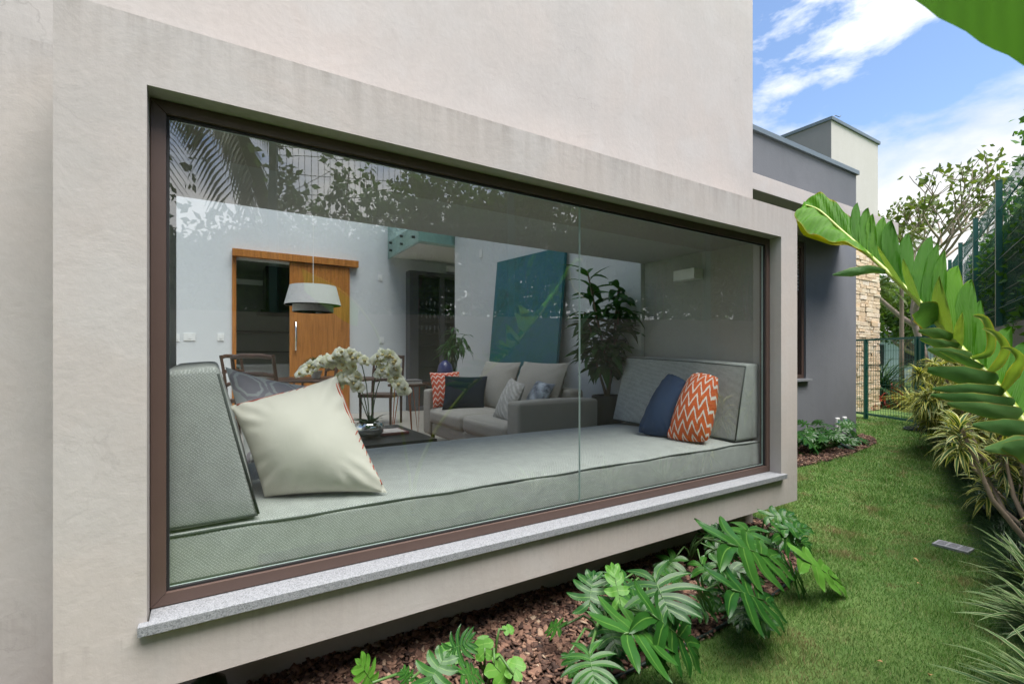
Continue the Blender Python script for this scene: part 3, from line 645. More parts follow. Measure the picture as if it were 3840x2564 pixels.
tp([(-4.18,2.62,1.19),(-3.86,2.58,1.14),(-3.80,2.36,.79),(-4.14,2.38,.80)], .15, 'knit', 'pale knitted pillow on the sofa near its close arm', 33)
tp([(-4.02,2.84,1.17),(-3.70,2.82,1.14),(-3.72,2.58,.82),(-4.0,2.60,.82)], .14, 'ikat', 'navy and white flecked pillow tucked beside the knitted pillow', 34)
# ---- painting leaning on the end wall
def artmat():
    m, t, b, _ = newmat('painting_teal'); L = t.links.new; g = coords(t)
    n1 = noise(t, g, 1.6, 8, .65, .8); n2 = noise(t, g, 9, 6, .7, 1.2); n3 = noise(t, g, .8, 3)
    r = ramp(t, [(.36,(.003,.045,.05)),(.46,(.008,.12,.115)),(.54,(.010,.11,.17)),(.62,(.035,.17,.085)),(.72,(.12,.30,.24))]); L(mth(t,'ADD',mth(t,'MULTIPLY',n1,.7),mth(t,'MULTIPLY',n2,.3)), r.inputs[0])
    c = mixc(t, mth(t,'MULTIPLY',n3,.5), r.outputs[0], (.008,.12,.15)); L(c, b.inputs['Base Color']); b.inputs['Roughness'].default_value = .45; bump(t, b, n2, .3, .01); return m
pa = thing('painting', 'large teal abstract canvas leaning against the white wall behind the sofa', 'painting', (-5.2,3.45,FZ))
a = [Vector(p) for p in ((-5.97,3.32,.36),(-4.42,3.32,.36),(-4.46,3.575,2.69),(-6.03,3.575,2.76))]
nq = (a[1]-a[0]).cross(a[3]-a[0]).normalized()
if nq.y > 0: nq = -nq
q = MB(); q.add([*a, *[p-nq*-.035 for p in a]], [(0,1,2,3),(7,6,5,4),(0,4,5,1),(1,5,6,2),(2,6,7,3),(3,7,4,0)]); q.build('canvas', artmat(), pa)
# ---- big indoor plant in a dark basket
M['ileaf'] = leafmat('indoor_leaf', (.028,.10,.018), (.075,.20,.034), .35, .42, (.05,(.06,.15,.05),.5))
M['bark'] = simple('bark', (.16,.11,.075), .9, var=.3, vs=20, bs=.5)
def ribbon(L_, w_, droop, n=5, fold=.25, taper=.6, base=.25):
    V = []; UV = []
    for i in range(n+1):
        s = i/n; ww = w_*(base+(1-base)*math.sin(min(1,s/.42)*math.pi/2))*(1 if s < .42 else max(.02,(1-((s-.42)/.58)**(1/taper)))) / 2
        a = droop*s; x = L_*(math.sin(a)/droop if droop > 1e-3 else s); z = -L_*((1-math.cos(a))/droop if droop > 1e-3 else 0)
        V += [(x,-ww,z+fold*ww),(x,0,z),(x,ww,z+fold*ww)]; UV += [(-1,s),(0,s),(1,s)]
    F = [(3*i+j,3*i+3+j,3*i+4+j,3*i+1+j) for i in range(n) for j in (0,1)]
    return V, F, UV
def ribmesh(name, mat, *a, **k):
    V, F, UV = ribbon(*a, **k); m = MB(); m.add(V, F, 0, UV); return m.mesh(name, mat, smooth=True)
def aim(p, az, el, roll=0, s=1):
    return Matrix.Translation(p)@Matrix.Rotation(az,4,'Z')@Matrix.Rotation(-el,4,'Y')@Matrix.Rotation(roll,4,'X')@Matrix.Scale(s,4)
pl = thing('potted_plant', 'tall dark leafed plant in a black basket beside the window seat', 'potted plant', (-3.62,3.42,FZ))
k = MB(); k.lathe((-3.62,3.42,FZ),[(.13,0),(.15,.3),(.165,.66),(.15,.665),(.145,.62)],20); k.build('basket', M['dark'], pl, smooth=True, angle=40)
st_ = [[(-3.62,3.42,FZ+.6),(-3.60,3.40,1.3),(-3.66,3.32,1.75),(-3.70,3.22,2.25)],[(-3.62,3.42,FZ+.6),(-3.58,3.45,1.5),(-3.52,3.47,2.1)],[(-3.60,3.41,1.2),(-3.66,3.30,1.5),(-3.72,3.20,1.85)],[(-3.6,3.42,1.3),(-3.50,3.42,1.6),(-3.46,3.42,1.9)],[(-3.62,3.42,FZ+.6),(-3.64,3.34,1.2),(-3.68,3.26,1.5)]]
for s in st_: k = MB(); k.tube(s,[.018]+[.012]*(len(s)-2)+[.007],8); k.build('stem', M['bark'], pl, smooth=True)
lm = [ribmesh('leaf', M['ileaf'], .25, .066, .5+.4*j) for j in range(3)]
cnt = 0
for s in st_:
    P = [Vector(p) for p in s]
    for i in range(60):
        t = .12+.88*i/59; x = t*(len(P)-1); a = min(int(x),len(P)-2); p = P[a].lerp(P[a+1], x-a)
        if p.z < 1.25: continue
        inst('leaf', random.choice(lm), pl, aim(p-pl.location, random.uniform(0,6.28), random.uniform(-.3,.7), random.uniform(-.5,.5), random.uniform(.85,1.4))); cnt += 1
# ---- side table, books, vase with leaves, blue vase
ct = simple('copper', (.42,.14,.07), .35, .7)
t_ = thing('side_table', 'small round side table with copper hairpin legs beside the sofa', 'side table', (-6.05,2.2,FZ))
k = MB(); k.lathe((-6.05,2.2,1.02),[(.25,0),(.25,.03)],28); k.build('table_top', M['walnut'], t_, bevel=.004)
for j in range(3):
    an = j*2.09+.4; k = MB(); x, y = math.cos(an), math.sin(an)
    k.tube([(-6.05+.1*x,2.2+.1*y,1.02),(-6.05+.2*x,2.2+.2*y,FZ),(-6.05+.17*x-.05*y,2.2+.17*y+.05*x,1.02)],.007,6); k.build('leg', ct, t_)
for j, (c, lb) in enumerate((((.45,.44,.42),'grey book lying lowest on the copper legged side table'),((.16,.15,.15),'dark book on top of the grey book on the side table'))):
    k = MB(); k.box(-6.16,-5.94,2.06,2.36,1.051+j*.027,1.076+j*.027); tag(k.build('book', simple('book_cover%d'%j, c, .5), loc=(-6.05,2.2,1.051+j*.027), bevel=.002), lb, 'book')
cn = thing('console_table', 'dark low console standing at the far end of the sofa', 'console', (-6.55,2.95,FZ))
k = MB(); k.box(-6.9,-6.1,2.75,3.25,.98,1.02); k.build('table_top', M['walnut'], cn, bevel=.003)
for x in (-6.86,-6.14):
    for y in (2.79,3.21): k = MB(); k.box(x-.02,x+.02,y-.02,y+.02,FZ,.98); k.build('leg', M['walnut'], cn)
v = thing('vase_plant', 'leafy cuttings in a tall glass vase behind the red zigzag pillow', 'plant', (-6.3,2.97,1.02))
k = MB(); k.lathe((-6.3,2.97,1.02),[(.06,0),(.06,.42)],20); k.build('vase', glass('vase_glass',(.75,.85,.80),.06), v, smooth=True, angle=40)
k = MB(); lm2 = [ribmesh('leaf', M['ileaf'], .26, .05, .9+.4*j) for j in range(2)]
tips = []
for j in range(9):
    an = random.uniform(0,6.28); r_ = random.uniform(.04,.16); e = Vector((-6.3+r_*math.cos(an),2.97+r_*math.sin(an),random.uniform(1.6,1.84))); k.tube([(-6.3,2.97,1.05),((-6.3+e.x)/2,(2.97+e.y)/2,1.4),e],.006,5); tips.append(e)
k.build('stem', M['ileaf'], v)
for e in tips:
    for j in range(9): inst('leaf', random.choice(lm2), v, aim(e-v.location+Vector((0,0,-.02*j)), random.uniform(0,6.28), random.uniform(-.5,.5), 0, random.uniform(.7,1.1)))
v = thing('ornament', 'small domed blue lattice ornament behind the red zigzag pillow', 'ornament', (-6.2,2.80,1.02))
k = MB(); k.lathe((-6.2,2.80,1.02),[(.05,0),(.10,.08),(.115,.17),(.09,.27),(.03,.33),(.0,.335)],20); k.build('dome', simple('cobalt', (.03,.035,.12), .3, var=.5, vs=40), v, smooth=True)
# ---- coffee table with orchid and book
c_ = thing('coffee_table', 'black low coffee table behind the window seat', 'coffee table', (-4.25,1.3,FZ))
k = MB(); k.box(-4.75,-3.75,.75,1.62,.68,.72); k.build('table_top', M['black'], c_, bevel=.004)
for x in (-4.7,-3.8):
    for y in (.8,1.57): k = MB(); k.box(x-.025,x+.025,y-.025,y+.025,FZ,.68); k.build('leg', M['black'], c_)
M['rug'] = fabric('rug_brown', (.10,.04,.02), (.20,.09,.045), 60, .5)
k = MB(); k.box(-5.6,-3.6,.2,2.4,.352,.362); tag(k.build('rug', M['rug'], loc=(-4.6,1.3,.352)), 'red brown rug under the coffee table', 'rug')
k = MB(); k.box(-4.35,-4.08,1.25,1.50,.721,.745); ob = k.build('book', simple('book_crimson', (.16,.02,.03), .4), loc=(-4.2,1.37,.721), bevel=.003); tag(ob, 'crimson book lying beside the silver orchid bowl', 'book')
k = MB(); k.box(-4.33,-4.10,1.27,1.48,.7452,.7462); k.build('cover_print', simple('print_pale', (.5,.45,.42), .5, var=.6, vs=60), ob)
orc = thing('orchid', 'white moth orchids in a silver bowl on the coffee table', 'orchid', (-4.1,1.16,.72))
k = MB(); k.lathe((-4.1,1.16,.72),[(.03,0),(.075,.012),(.115,.05),(.122,.085),(.105,.125),(.088,.13),(.10,.10),(.0,.098)],32); k.build('bowl', M['chrome'], orc, smooth=True)
k = MB()
for j in range(40):
    an = random.uniform(0,6.28); r_ = random.uniform(0,.085); k.lathe((-4.1+r_*math.cos(an),1.16+r_*math.sin(an),.82),[(0,0),(.014,.006),(.012,.016),(0,.022)],6)
tag(k.build('pebble_topping', M['white'], orc), kind='stuff')
M['oleaf'] = leafmat('orchid_leaf', (.012,.05,.012), (.03,.10,.02), .2, .3, (.05,(.08,.18,.06),.5))
om = ribmesh('leaf', M['oleaf'], .20, .075, .8)
for j in range(8): inst('leaf', om, orc, aim(Vector((0,0,.10)), j*.8+.3, random.uniform(.3,1.1), 0, random.uniform(.7,1.05)))
M['petal'] = leafmat('orchid_petal', (.90,.90,.87), (.93,.93,.91), .45, .55, None, None, False)
M['lip'] = simple('orchid_lip', (.62,.50,.20), .5)
def flowermesh():
    m = MB()
    for a, L_, wd in ((0,.036,.040),(math.pi,.036,.040),(math.pi/2,.036,.024),(math.pi*1.28,.034,.022),(math.pi*1.72,.034,.022)):
        V = []; F = []; n = 6
        for i in range(n+1):
            s = i/n; ww = wd*math.sin(max(.12,s)**.8*math.pi*.97)*.62+.001
            for j in (-1,0,1): V.append((L_*s, ww*j, .006*math.sin(s*3)-.004*abs(j)))
        F = [(3*i+j,3*i+3+j,3*i+4+j,3*i+1+j) for i in range(n) for j in (0,1)]
        m.add([(x*math.cos(a)-y*math.sin(a), x*math.sin(a)+y*math.cos(a), z+(.003 if a > 1 and a < 2 or a > 3.5 else 0)) for x,y,z in V], F, 0, [(0,0)]*len(V))
    m.lathe((0,-.004,.006),[(.009,0),(.008,.008),(0,.014)],8,1)
    return m.mesh('flower', [M['petal'], M['lip']], smooth=True)
fm = flowermesh()
sprays = [[(-4.1,1.16,.84),(-4.16,1.06,1.15),(-4.20,1.02,1.33),(-4.27,.90,1.38),(-4.36,.77,1.35),(-4.42,.67,1.27)],
 [(-4.1,1.16,.84),(-4.12,1.14,1.15),(-4.14,1.10,1.36),(-4.18,1.02,1.43),(-4.24,.92,1.42),(-4.30,.84,1.35)],
 [(-4.1,1.17,.84),(-4.08,1.19,1.15),(-4.06,1.21,1.37),(-4.05,1.25,1.43),(-4.02,1.31,1.40),(-3.99,1.36,1.31)],
 [(-4.1,1.17,.84),(-4.06,1.20,1.1),(-4.03,1.25,1.28),(-4.0,1.31,1.26),(-3.97,1.37,1.18),(-3.95,1.41,1.10)],
 [(-4.1,1.16,.84),(-4.14,1.12,1.08),(-4.17,1.05,1.22),(-4.22,.98,1.24),(-4.25,.95,1.17)]]
def along(P, t):
    x = t*(len(P)-1); a = min(int(x), len(P)-2); return Vector(P[a]).lerp(Vector(P[a+1]), x-a)
for s in sprays:
    k = MB(); k.tube([along(s,i/14) for i in range(15)],.0045,6); k.build('stalk', M['oleaf'], orc, smooth=True)
    for i in range(17):
        p = along(s,.40+.60*i/16)+Vector((random.uniform(-.012,.03),random.uniform(-.03,.03),random.uniform(-.03,.02)))
        vz = Vector((.75,-.25+random.uniform(-.6,.6),random.uniform(.1,.8))).normalized(); q = vz.to_track_quat('Z','Y').to_matrix().to_4x4()
        inst('flower', fm, orc, Matrix.Translation(p-orc.location)@q@Matrix.Rotation(random.uniform(-.3,.3),4,'Z')@Matrix.Scale(random.uniform(1.4,1.8),4))
# ---- dining table, topiary, chairs, pendant
dt = thing('dining_table', 'round dark dining table under the pendant lamp', 'dining table', (-7.0,1.35,FZ))
k = MB(); k.lathe((-7.0,1.35,1.08),[(.72,0),(.74,.015),(.72,.03)],40); k.build('table_top', M['walnut'], dt, smooth=True, angle=40); k = MB(); k.lathe((-7.0,1.35,FZ),[(.3,0),(.28,.03),(.07,.08),(.07,.72)],20); k.build('pedestal', M['walnut'], dt, smooth=True, angle=40)
tpz = thing('topiary', 'round clipped green grass ball in a pot on the dining table', 'topiary', (-7.0,1.25,1.11))
k = MB(); k.lathe((-7.0,1.25,1.11),[(.05,0),(.085,.10),(.075,.102)],16); k.build('pot', M['white'], tpz)
k = MB()
for j in range(900):
    d = Vector((random.gauss(0,1),random.gauss(0,1),abs(random.gauss(0,1))*.9)).normalized(); c = Vector((-7.0,1.25,1.25)); sde = d.orthogonal().normalized()*.004
    e = c+Vector((d.x*.19,d.y*.19,d.z*.16))*random.uniform(.85,1.08); k.add([c+d*.08-sde,c+d*.08+sde,e],[(0,1,2)])
tag(k.build('foliage', simple('topiary_green', (.03,.12,.02), .7, var=.4, vs=30), tpz), kind='stuff')
def chair():
    o = thing('dining_chair', 'x', 'chair', (0,0,FZ), 'dark wooden dining chairs')
    def bb(nm, *a):
        k = MB(); k.box(*a); return k.build(nm, M['walnut'], o, loc=(0,0,FZ) if False else None, bevel=.006)
    z = FZ
    for x in (-.24,.24):
        for y in (-.22,.22):
            k = MB(); k.tube([(x,y,z),(x,y,z+.45)],[.018,.024],8); k.build('leg', M['walnut'], o)
    bb('seat',-.27,.27,-.25,.25,z+.43,z+.48)
    for x in (-.25,.25):
        k = MB(); k.tube([(x,.23,z+.45),(x,.27,z+.8),(x*.98,.32,z+1.07)],.02,8); k.build('back_post', M['walnut'], o)
        k = MB(); k.tube([(x,.25,z+.68),(x,0,z+.70),(x,-.2,z+.68),(x,-.22,z+.45)],.018,8); k.build('armrest', M['walnut'], o)
    for h, y in ((1.04,.315),(.84,.285),(.66,.26)):
        k = MB(); k.tube([(-.24,y,z+h),(-.12,y+.02,z+h+.02),(.12,y+.02,z+h+.02),(.24,y,z+h)],.026,8); k.build('rail', M['walnut'], o)
    return o
c0 = chair()
for j, (x,y,rz,lb) in enumerate(((-6.25,.62,R(230),'dark wooden armchair nearest the window at the dining table'),(-7.62,.55,R(150),'dark wooden armchair in front of the kitchen doorway'),(-7.5,2.3,R(50),'dark wooden chair against the closed door leaf beyond the table'),(-7.85,1.35,R(5),'dark wooden chair on the kitchen side of the round table'))):
    o = c0 if j == 0 else copy_tree(c0)
    o.location = (x,y,FZ); o.rotation_euler.z = rz; o['label'] = lb
pd = thing('pendant_lamp', 'grey two tier drum pendant lamp hanging over the dining table', 'pendant lamp', (-6.40,1.11,2.0))
def shade():
    m, t, b, out = newmat('lamp_linen'); n = noise(t, coords(t,'Object',(1,1,1)), 60, 3); c = mixc(t, n, (.40,.39,.39), (.50,.49,.49)); t.links.new(c, b.inputs['Base Color']); b.inputs['Roughness'].default_value = .9
    return m
M['linen'] = shade()
k = MB(); k.lathe((-6.40,1.11,2.04),[(.33,0),(.27,.235),(.262,.235),(.322,.0)],40); k.v and None
k.build('outer_shade', M['linen'], pd, smooth=True, angle=40); k = MB(); k.lathe((-6.40,1.11,1.955),[(.238,0),(.238,.12),(.23,.12),(.23,0)],40); k.build('inner_shade', M['linen'], pd, smooth=True, angle=40)
k = MB(); k.tube([(-6.40,1.11,2.27),(-6.40,1.11,5.79)],.004,6); k.build('cord', M['white'], pd)
# ---- glass fronted cabinet on the back wall
cb = thing('display_cabinet', 'grey framed glass cabinet of drinking glasses in the back wall', 'cabinet', (-9.1,3.9,FZ))
k = MB(); k.box(-9.168,-8.95,3.30,3.36,FZ,3.07); k.box(-9.168,-8.95,4.6,4.66,FZ,3.07); k.box(-9.168,-8.95,3.36,4.6,2.99,3.07); k.box(-9.168,-8.95,3.36,4.6,FZ,.42); k.box(-9.0,-8.95,3.93,4.03,.42,2.99); k.box(-9.0,-8.95,3.36,3.48,.42,2.99)
k.build('frame', simple('cabinet_grey', (.075,.075,.08), .5), cb, bevel=.003)
k = MB(); k.box(-9.167,-9.16,3.36,4.6,.42,2.99); k.build('back_panel', simple('cabinet_back', (.05,.052,.05), .2), cb)
sg = glass('shelf_glass', (.75,.85,.82), .08)
for z in (2.34,2.09,1.86,1.62,1.2): k = MB(); k.box(-9.158,-9.01,3.37,4.59,z-.01,z); k.build('shelf', sg, cb)
wg = MB(); wg.lathe((0,0,0),[(.028,0),(.004,.006),(.004,.07),(.03,.10),(.034,.16),(.032,.165)],12); wgm = wg.mesh('wine_glass', glass('goblet_glass', (.8,.86,.85), .14), smooth=True)
for z, lv_ in ((2.341,'top'),(2.091,'second'),(1.861,'third')):
    for j in range(13):
        o = bpy.data.objects.new('wine_glass', wgm); COL.objects.link(o); o.location = (-9.08+.03*(j%2),3.42+j*.088,z); tag(o, 'clear stemmed glass standing in the row on the %s shelf of the cabinet' % lv_, 'wine glass', 'glasses in the display cabinet')
k = thing('wall_light', 'small pale wall light under the glass edged balcony', 'wall light', (-9.1,4.3,3.1))
q = MB(); q.box(-9.165,-9.08,4.15,4.35,3.14,3.26); q.build('lamp_body', M['white'], k, bevel=.004)
# ================================================================ garden: beds
def mulchmat():
    m, t, b, _ = newmat('bark_chip'); L = t.links.new; a = nd(t,'ShaderNodeAttribute', attribute_name='rnd')
    r = ramp(t, [(0.0,(.032,.017,.012)),(.35,(.085,.042,.027)),(.7,(.17,.088,.058)),(.95,(.27,.16,.105)),(1.0,(.40,.31,.22))]); L(a.outputs['Fac'], r.inputs[0]); n = noise(t, geo(t), 90, 4, .7)
    c = mixc(t, .7, r.outputs[0], mixc(t, n, (.45,.42,.4), (1.1,1.1,1.1)), 'MULTIPLY'); L(c, b.inputs['Base Color']); b.inputs['Roughness'].default_value = .85; bump(t, b, n, .6, .004); return m
M['mulch'] = mulchmat()
BED = [(-2.36,-3),(-1.53,-3),(-1.53,1.4),(-1.525,2.1),(-1.56,2.7),(-1.62,3.08),(-1.74,3.41),(-1.95,3.72),(-2.2,3.93),(-2.5,4.0),(-2.36,3.9)]
BED2 = [(-4.0,4.0),(-3.4,4.1),(-3.28,6.0),(-3.22,6.9),(-3.25,7.6),(-3.35,8.4),(-3.5,9.2),(-3.75,9.75),(-4.0,9.9)]
def inpoly(x, y, P):
    x = np.asarray(x); y = np.asarray(y); r = np.zeros(x.shape, bool); j = len(P)-1
    for i in range(len(P)):
        xi, yi = P[i]; xj, yj = P[j]; c = ((yi > y) != (yj > y)) & (x < (xj-xi)*(y-yi)/((yj-yi) or 1e-9)+xi); r ^= c; j = i
    return r
def chips(P, n, name, label, zb):
    xs = [p[0] for p in P]; ys = [p[1] for p in P]; x = RNG.uniform(min(xs),max(xs),n*3); y = RNG.uniform(max(min(ys),-.6),max(ys),n*3)
    k = inpoly(x,y,P); x, y = x[k][:n], y[k][:n]; n = len(x)
    base = np.array([(-1,-1,-1),(1,-1,-1),(1,1,-1),(-1,1,-1),(-.8,-.8,1),(.8,-.7,1),(.7,.8,1),(-.8,.7,1)],float)*.5
    L_ = RNG.uniform(.012,.048,n)*np.where(RNG.random(n)<.2,1.5,1); Wd = L_*RNG.uniform(.3,.7,n); T = RNG.uniform(.003,.010,n)
    V = base[None]*np.stack([L_,Wd,T],1)[:,None]+RNG.normal(0,.0012,(n,8,3))
    az = RNG.uniform(0,6.28,n); tl = RNG.normal(0,.38,n); t2 = RNG.normal(0,.3,n)
    x1 = V[...,0]*np.cos(tl)[:,None]-V[...,2]*np.sin(tl)[:,None]; z1 = V[...,0]*np.sin(tl)[:,None]+V[...,2]*np.cos(tl)[:,None]
    y2 = V[...,1]*np.cos(t2)[:,None]-z1*np.sin(t2)[:,None]; z2 = V[...,1]*np.sin(t2)[:,None]+z1*np.cos(t2)[:,None]
    X = x1*np.cos(az)[:,None]-y2*np.sin(az)[:,None]; Yy = x1*np.sin(az)[:,None]+y2*np.cos(az)[:,None]
    d = np.full(n,9.)
    Q = P+[P[0]]
    for a, b in zip(Q,Q[1:]):
        ax, ay = a; bx, by = b; tt = np.clip(((x-ax)*(bx-ax)+(y-ay)*(by-ay))/((bx-ax)**2+(by-ay)**2+1e-9),0,1); d = np.minimum(d, np.hypot(x-ax-tt*(bx-ax), y-ay-tt*(by-ay)))
    wallside = (x < -2.2) if P is BED else (x < -3.85)
    h = zb+.014*np.clip(d/.15,0,1)+.008*np.sin(x*17)*np.sin(y*11)+RNG.uniform(-.004,.014,n)
    V = np.stack([X+x[:,None], Yy+y[:,None], z2+h[:,None]],2).reshape(-1,3)
    F = np.array([(3,2,1,0),(4,5,6,7),(0,1,5,4),(1,2,6,5),(2,3,7,6),(3,0,4,7)]); F = (F[None]+8*np.arange(n)[:,None,None]).reshape(-1,4)
    o = npobj(name, npmesh(name, V, F, M['mulch'], attr=np.repeat(RNG.random(n),8)), kind='stuff'); return tag(o, label, 'mulch')
def bedsheet(P, z, name):
    m = MB(); n = len(P); c = (sum(p[0] for p in P)/n, sum(p[1] for p in P)/n)
    m.add([(p[0],p[1],z) for p in P],[tuple(range(n))]); return tag(m.build(name, simple(name+'_soil',(.035,.018,.012),.95,var=.4,vs=30)), kind='structure')
bedsheet(BED,.006,'planting_bed'); bedsheet(BED2,.006,'planting_bed')
chips(BED, 17000, 'bark_mulch', 'brown bark chips covering the bed under the bay window', .004)
chips(BED2, 6500, 'bark_mulch', 'brown bark chips in the bed along the grey wing', .012)
M['hose'] = simple('hose_green', (.010,.022,.018), .5)
k = MB(); k.tube([(x,y,.02) for x,y in BED[1:-1]],.008,6); tag(k.build('edging_strip', M['hose'], smooth=True, loc=(-1.5,2,0)), 'thin black edging strip round the mulch bed', 'edging')
# ================================================================ lawn
HEDGE = lambda y: .56-.345*y
def lawnmat():
    m, t, b, out = newmat('grass_blade'); L = t.links.new; a = nd(t,'ShaderNodeAttribute', attribute_name='rnd'); g = geo(t)
    n = noise(t, g, 1.5, 5, .65, .6); n2 = noise(t, g, 7, 4, .6); dry = ramp(t, [(.545,0.0),(.62,.7),(.78,1.0)]); L(mth(t,'ADD',mth(t,'MULTIPLY',n,.62),mth(t,'MULTIPLY',n2,.42)), dry.inputs[0])
    gr = ramp(t, [(0.0,(.050,.115,.020)),(.5,(.105,.245,.040)),(.85,(.20,.33,.08)),(1.0,(.42,.40,.20))]); L(a.outputs['Fac'], gr.inputs[0])
    dr = ramp(t, [(0.0,(.19,.16,.065)),(.6,(.36,.28,.14)),(1.0,(.44,.30,.18))]); L(a.outputs['Fac'], dr.inputs[0])
    c = mixc(t, mth(t,'MULTIPLY',dry.outputs[0],mth(t,'ADD',.25,mth(t,'MULTIPLY',a.outputs['Fac'],.8))), gr.outputs[0], dr.outputs[0]); n3 = noise(t, g, 3.4, 3, .6, .4); dead = ramp(t, [(.60,0.0),(.68,1.0)]); L(n3, dead.inputs[0]); c = mixc(t, mth(t,'MULTIPLY',dead.outputs[0],mth(t,'ADD',.35,mth(t,'MULTIPLY',a.outputs['Fac'],.6))), c, (.33,.21,.12)); L(c, b.inputs['Base Color']); b.inputs['Roughness'].default_value = .55; b.inputs['Specular IOR Level'].default_value = .3
    tr = nd(t,'ShaderNodeBsdfTranslucent'); L(c, tr.inputs[0]); mx = nd(t,'ShaderNodeMixShader', i_0=.35); L(b.outputs[0], mx.inputs[1]); L(tr.outputs[0], mx.inputs[2]); L(mx.outputs[0], out.inputs[0]); return m
M['grass'] = lawnmat()
def blades(n, x, y, hgt, wid):
    az = RNG.uniform(0,6.28,n); ln = RNG.normal(0,.5,(n,2))
    p = np.stack([x,y,np.zeros(n)],1); s = np.stack([np.cos(az)*wid/2,np.sin(az)*wid/2,np.zeros(n)],1)
    tip = p+np.stack([ln[:,0]*hgt,ln[:,1]*hgt,hgt],1)
    V = np.stack([p-s,p+s,tip],1).reshape(-1,3); F = np.arange(3*n).reshape(n,3); return V, F
n = 1050000; y = .3+ (RNG.random(n)**1.7)*13.5; x = RNG.uniform(-5.2,-.4,n)
k = (x < HEDGE(y)+.05) & (x > -4.0-(y>9.7)*1.5) & ~inpoly(x,y,[(a-.0,b) for a,b in BED]) & ~inpoly(x,y,BED2) & (x > -2.4-(y>4.0)*9)
dd = -.8465*x+.5324*y; uu = (.5324*x+.8465*y)/dd
k &= (uu > -.5) & (uu < 1.6)
x, y, dd = x[k], y[k], dd[k]
keep = RNG.random(len(x)) < np.clip((3.4/dd)**1.5,.05,1); x, y, dd = x[keep], y[keep], dd[keep]; n = len(x)
sc_ = np.clip(dd/2.6,1,4)
clump = .75+.9*np.clip(np.sin(3.1*x+7.7*y)*np.sin(5.3*y-6.2*x)+.5*np.sin(11*x+3)*np.sin(9*y)+.2*RNG.normal(0,1,n),0,1.3)
V, F = blades(n, x, y, clump*RNG.uniform(.012,.032,n)*np.clip(sc_**.3,1,1.5), RNG.uniform(.0018,.0034,n)*sc_)
tag(npobj('lawn_grass', npmesh('lawn_grass', V, F, M['grass'], attr=np.repeat(RNG.random(n),3)), kind='stuff'), 'short mown lawn with dry brownish patches beside the house', 'grass')
print('blades', n)
# drain grate and fallen leaves
gr = thing('drain_grate', 'grey slotted drain grate set in the lawn', 'drain grate', (-1.28,4.61,0))
gm_ = simple('grate_grey', (.30,.30,.32), .5)
q = MB(); q.box(-1.38,-1.18,4.545,4.56,.004,.022); q.box(-1.38,-1.18,4.665,4.68,.004,.022)
for x in (-1.38,-1.315,-1.25,-1.19): q.box(x,x+.012,4.56,4.665,.004,.022)
q.build('frame', gm_, gr)
for j in range(5): q = MB(); q.box(-1.375,-1.185,4.567+j*.02,4.577+j*.02,.006,.021); q.build('bar', gm_, gr)
q = MB(); q.box(-1.375,-1.185,4.55,4.675,.001,.005); q.build('pit', M['black'], gr)
M['dryleaf'] = simple('dry_leaf', (.34,.20,.08), .8, var=.4, vs=40)
for j, (x,y,lb) in enumerate(((-1.33,4.05,'fallen tan leaf on the lawn between bed and drain grate'),(-1.17,3.62,'fallen tan leaf on the lawn just below the grate'),(-.80,2.62,'fallen orange leaf near the bottom of the lawn'),(-.95,2.55,'curled pale leaf near the bottom of the lawn'))):
    V_, F_, U_ = ribbon(.04,.022,1.2); q = MB(); q.add([(a*math.cos(j)-b*math.sin(j)+x, a*math.sin(j)+b*math.cos(j)+y, c+.04) for a,b,c in V_],F_); tag(q.build('fallen_leaf', M['dryleaf'], loc=(x,y,.02)), lb, 'leaf')
# hose coil
k = MB(); pts = [(-3.62+(.30-.016*(i/16))*math.cos(i*.393)+.02*math.sin(i*.9), 11.45+(.26-.014*(i/16))*math.sin(i*.393), .02+.006*(i/16)+.008*math.sin(i*1.3)) for i in range(100)]
k.tube(pts,.011,6); tag(k.build('garden_hose', M['hose'], smooth=True, loc=(-3.62,11.45,.02)), 'coiled dark green garden hose on the lawn by the gate', 'hose')
# valve cover half hidden under the bay
k = MB(); k.lathe((-2.18,.0,.0),[(.07,0),(.075,.10),(.06,.16),(.02,.19),(0,.195)],20); tag(k.build('irrigation_cap', simple('cap_green', (.008,.03,.016), .35), smooth=True, loc=(-2.18,0,0)), 'dark green domed cap in the mulch under the bay window', 'cap')
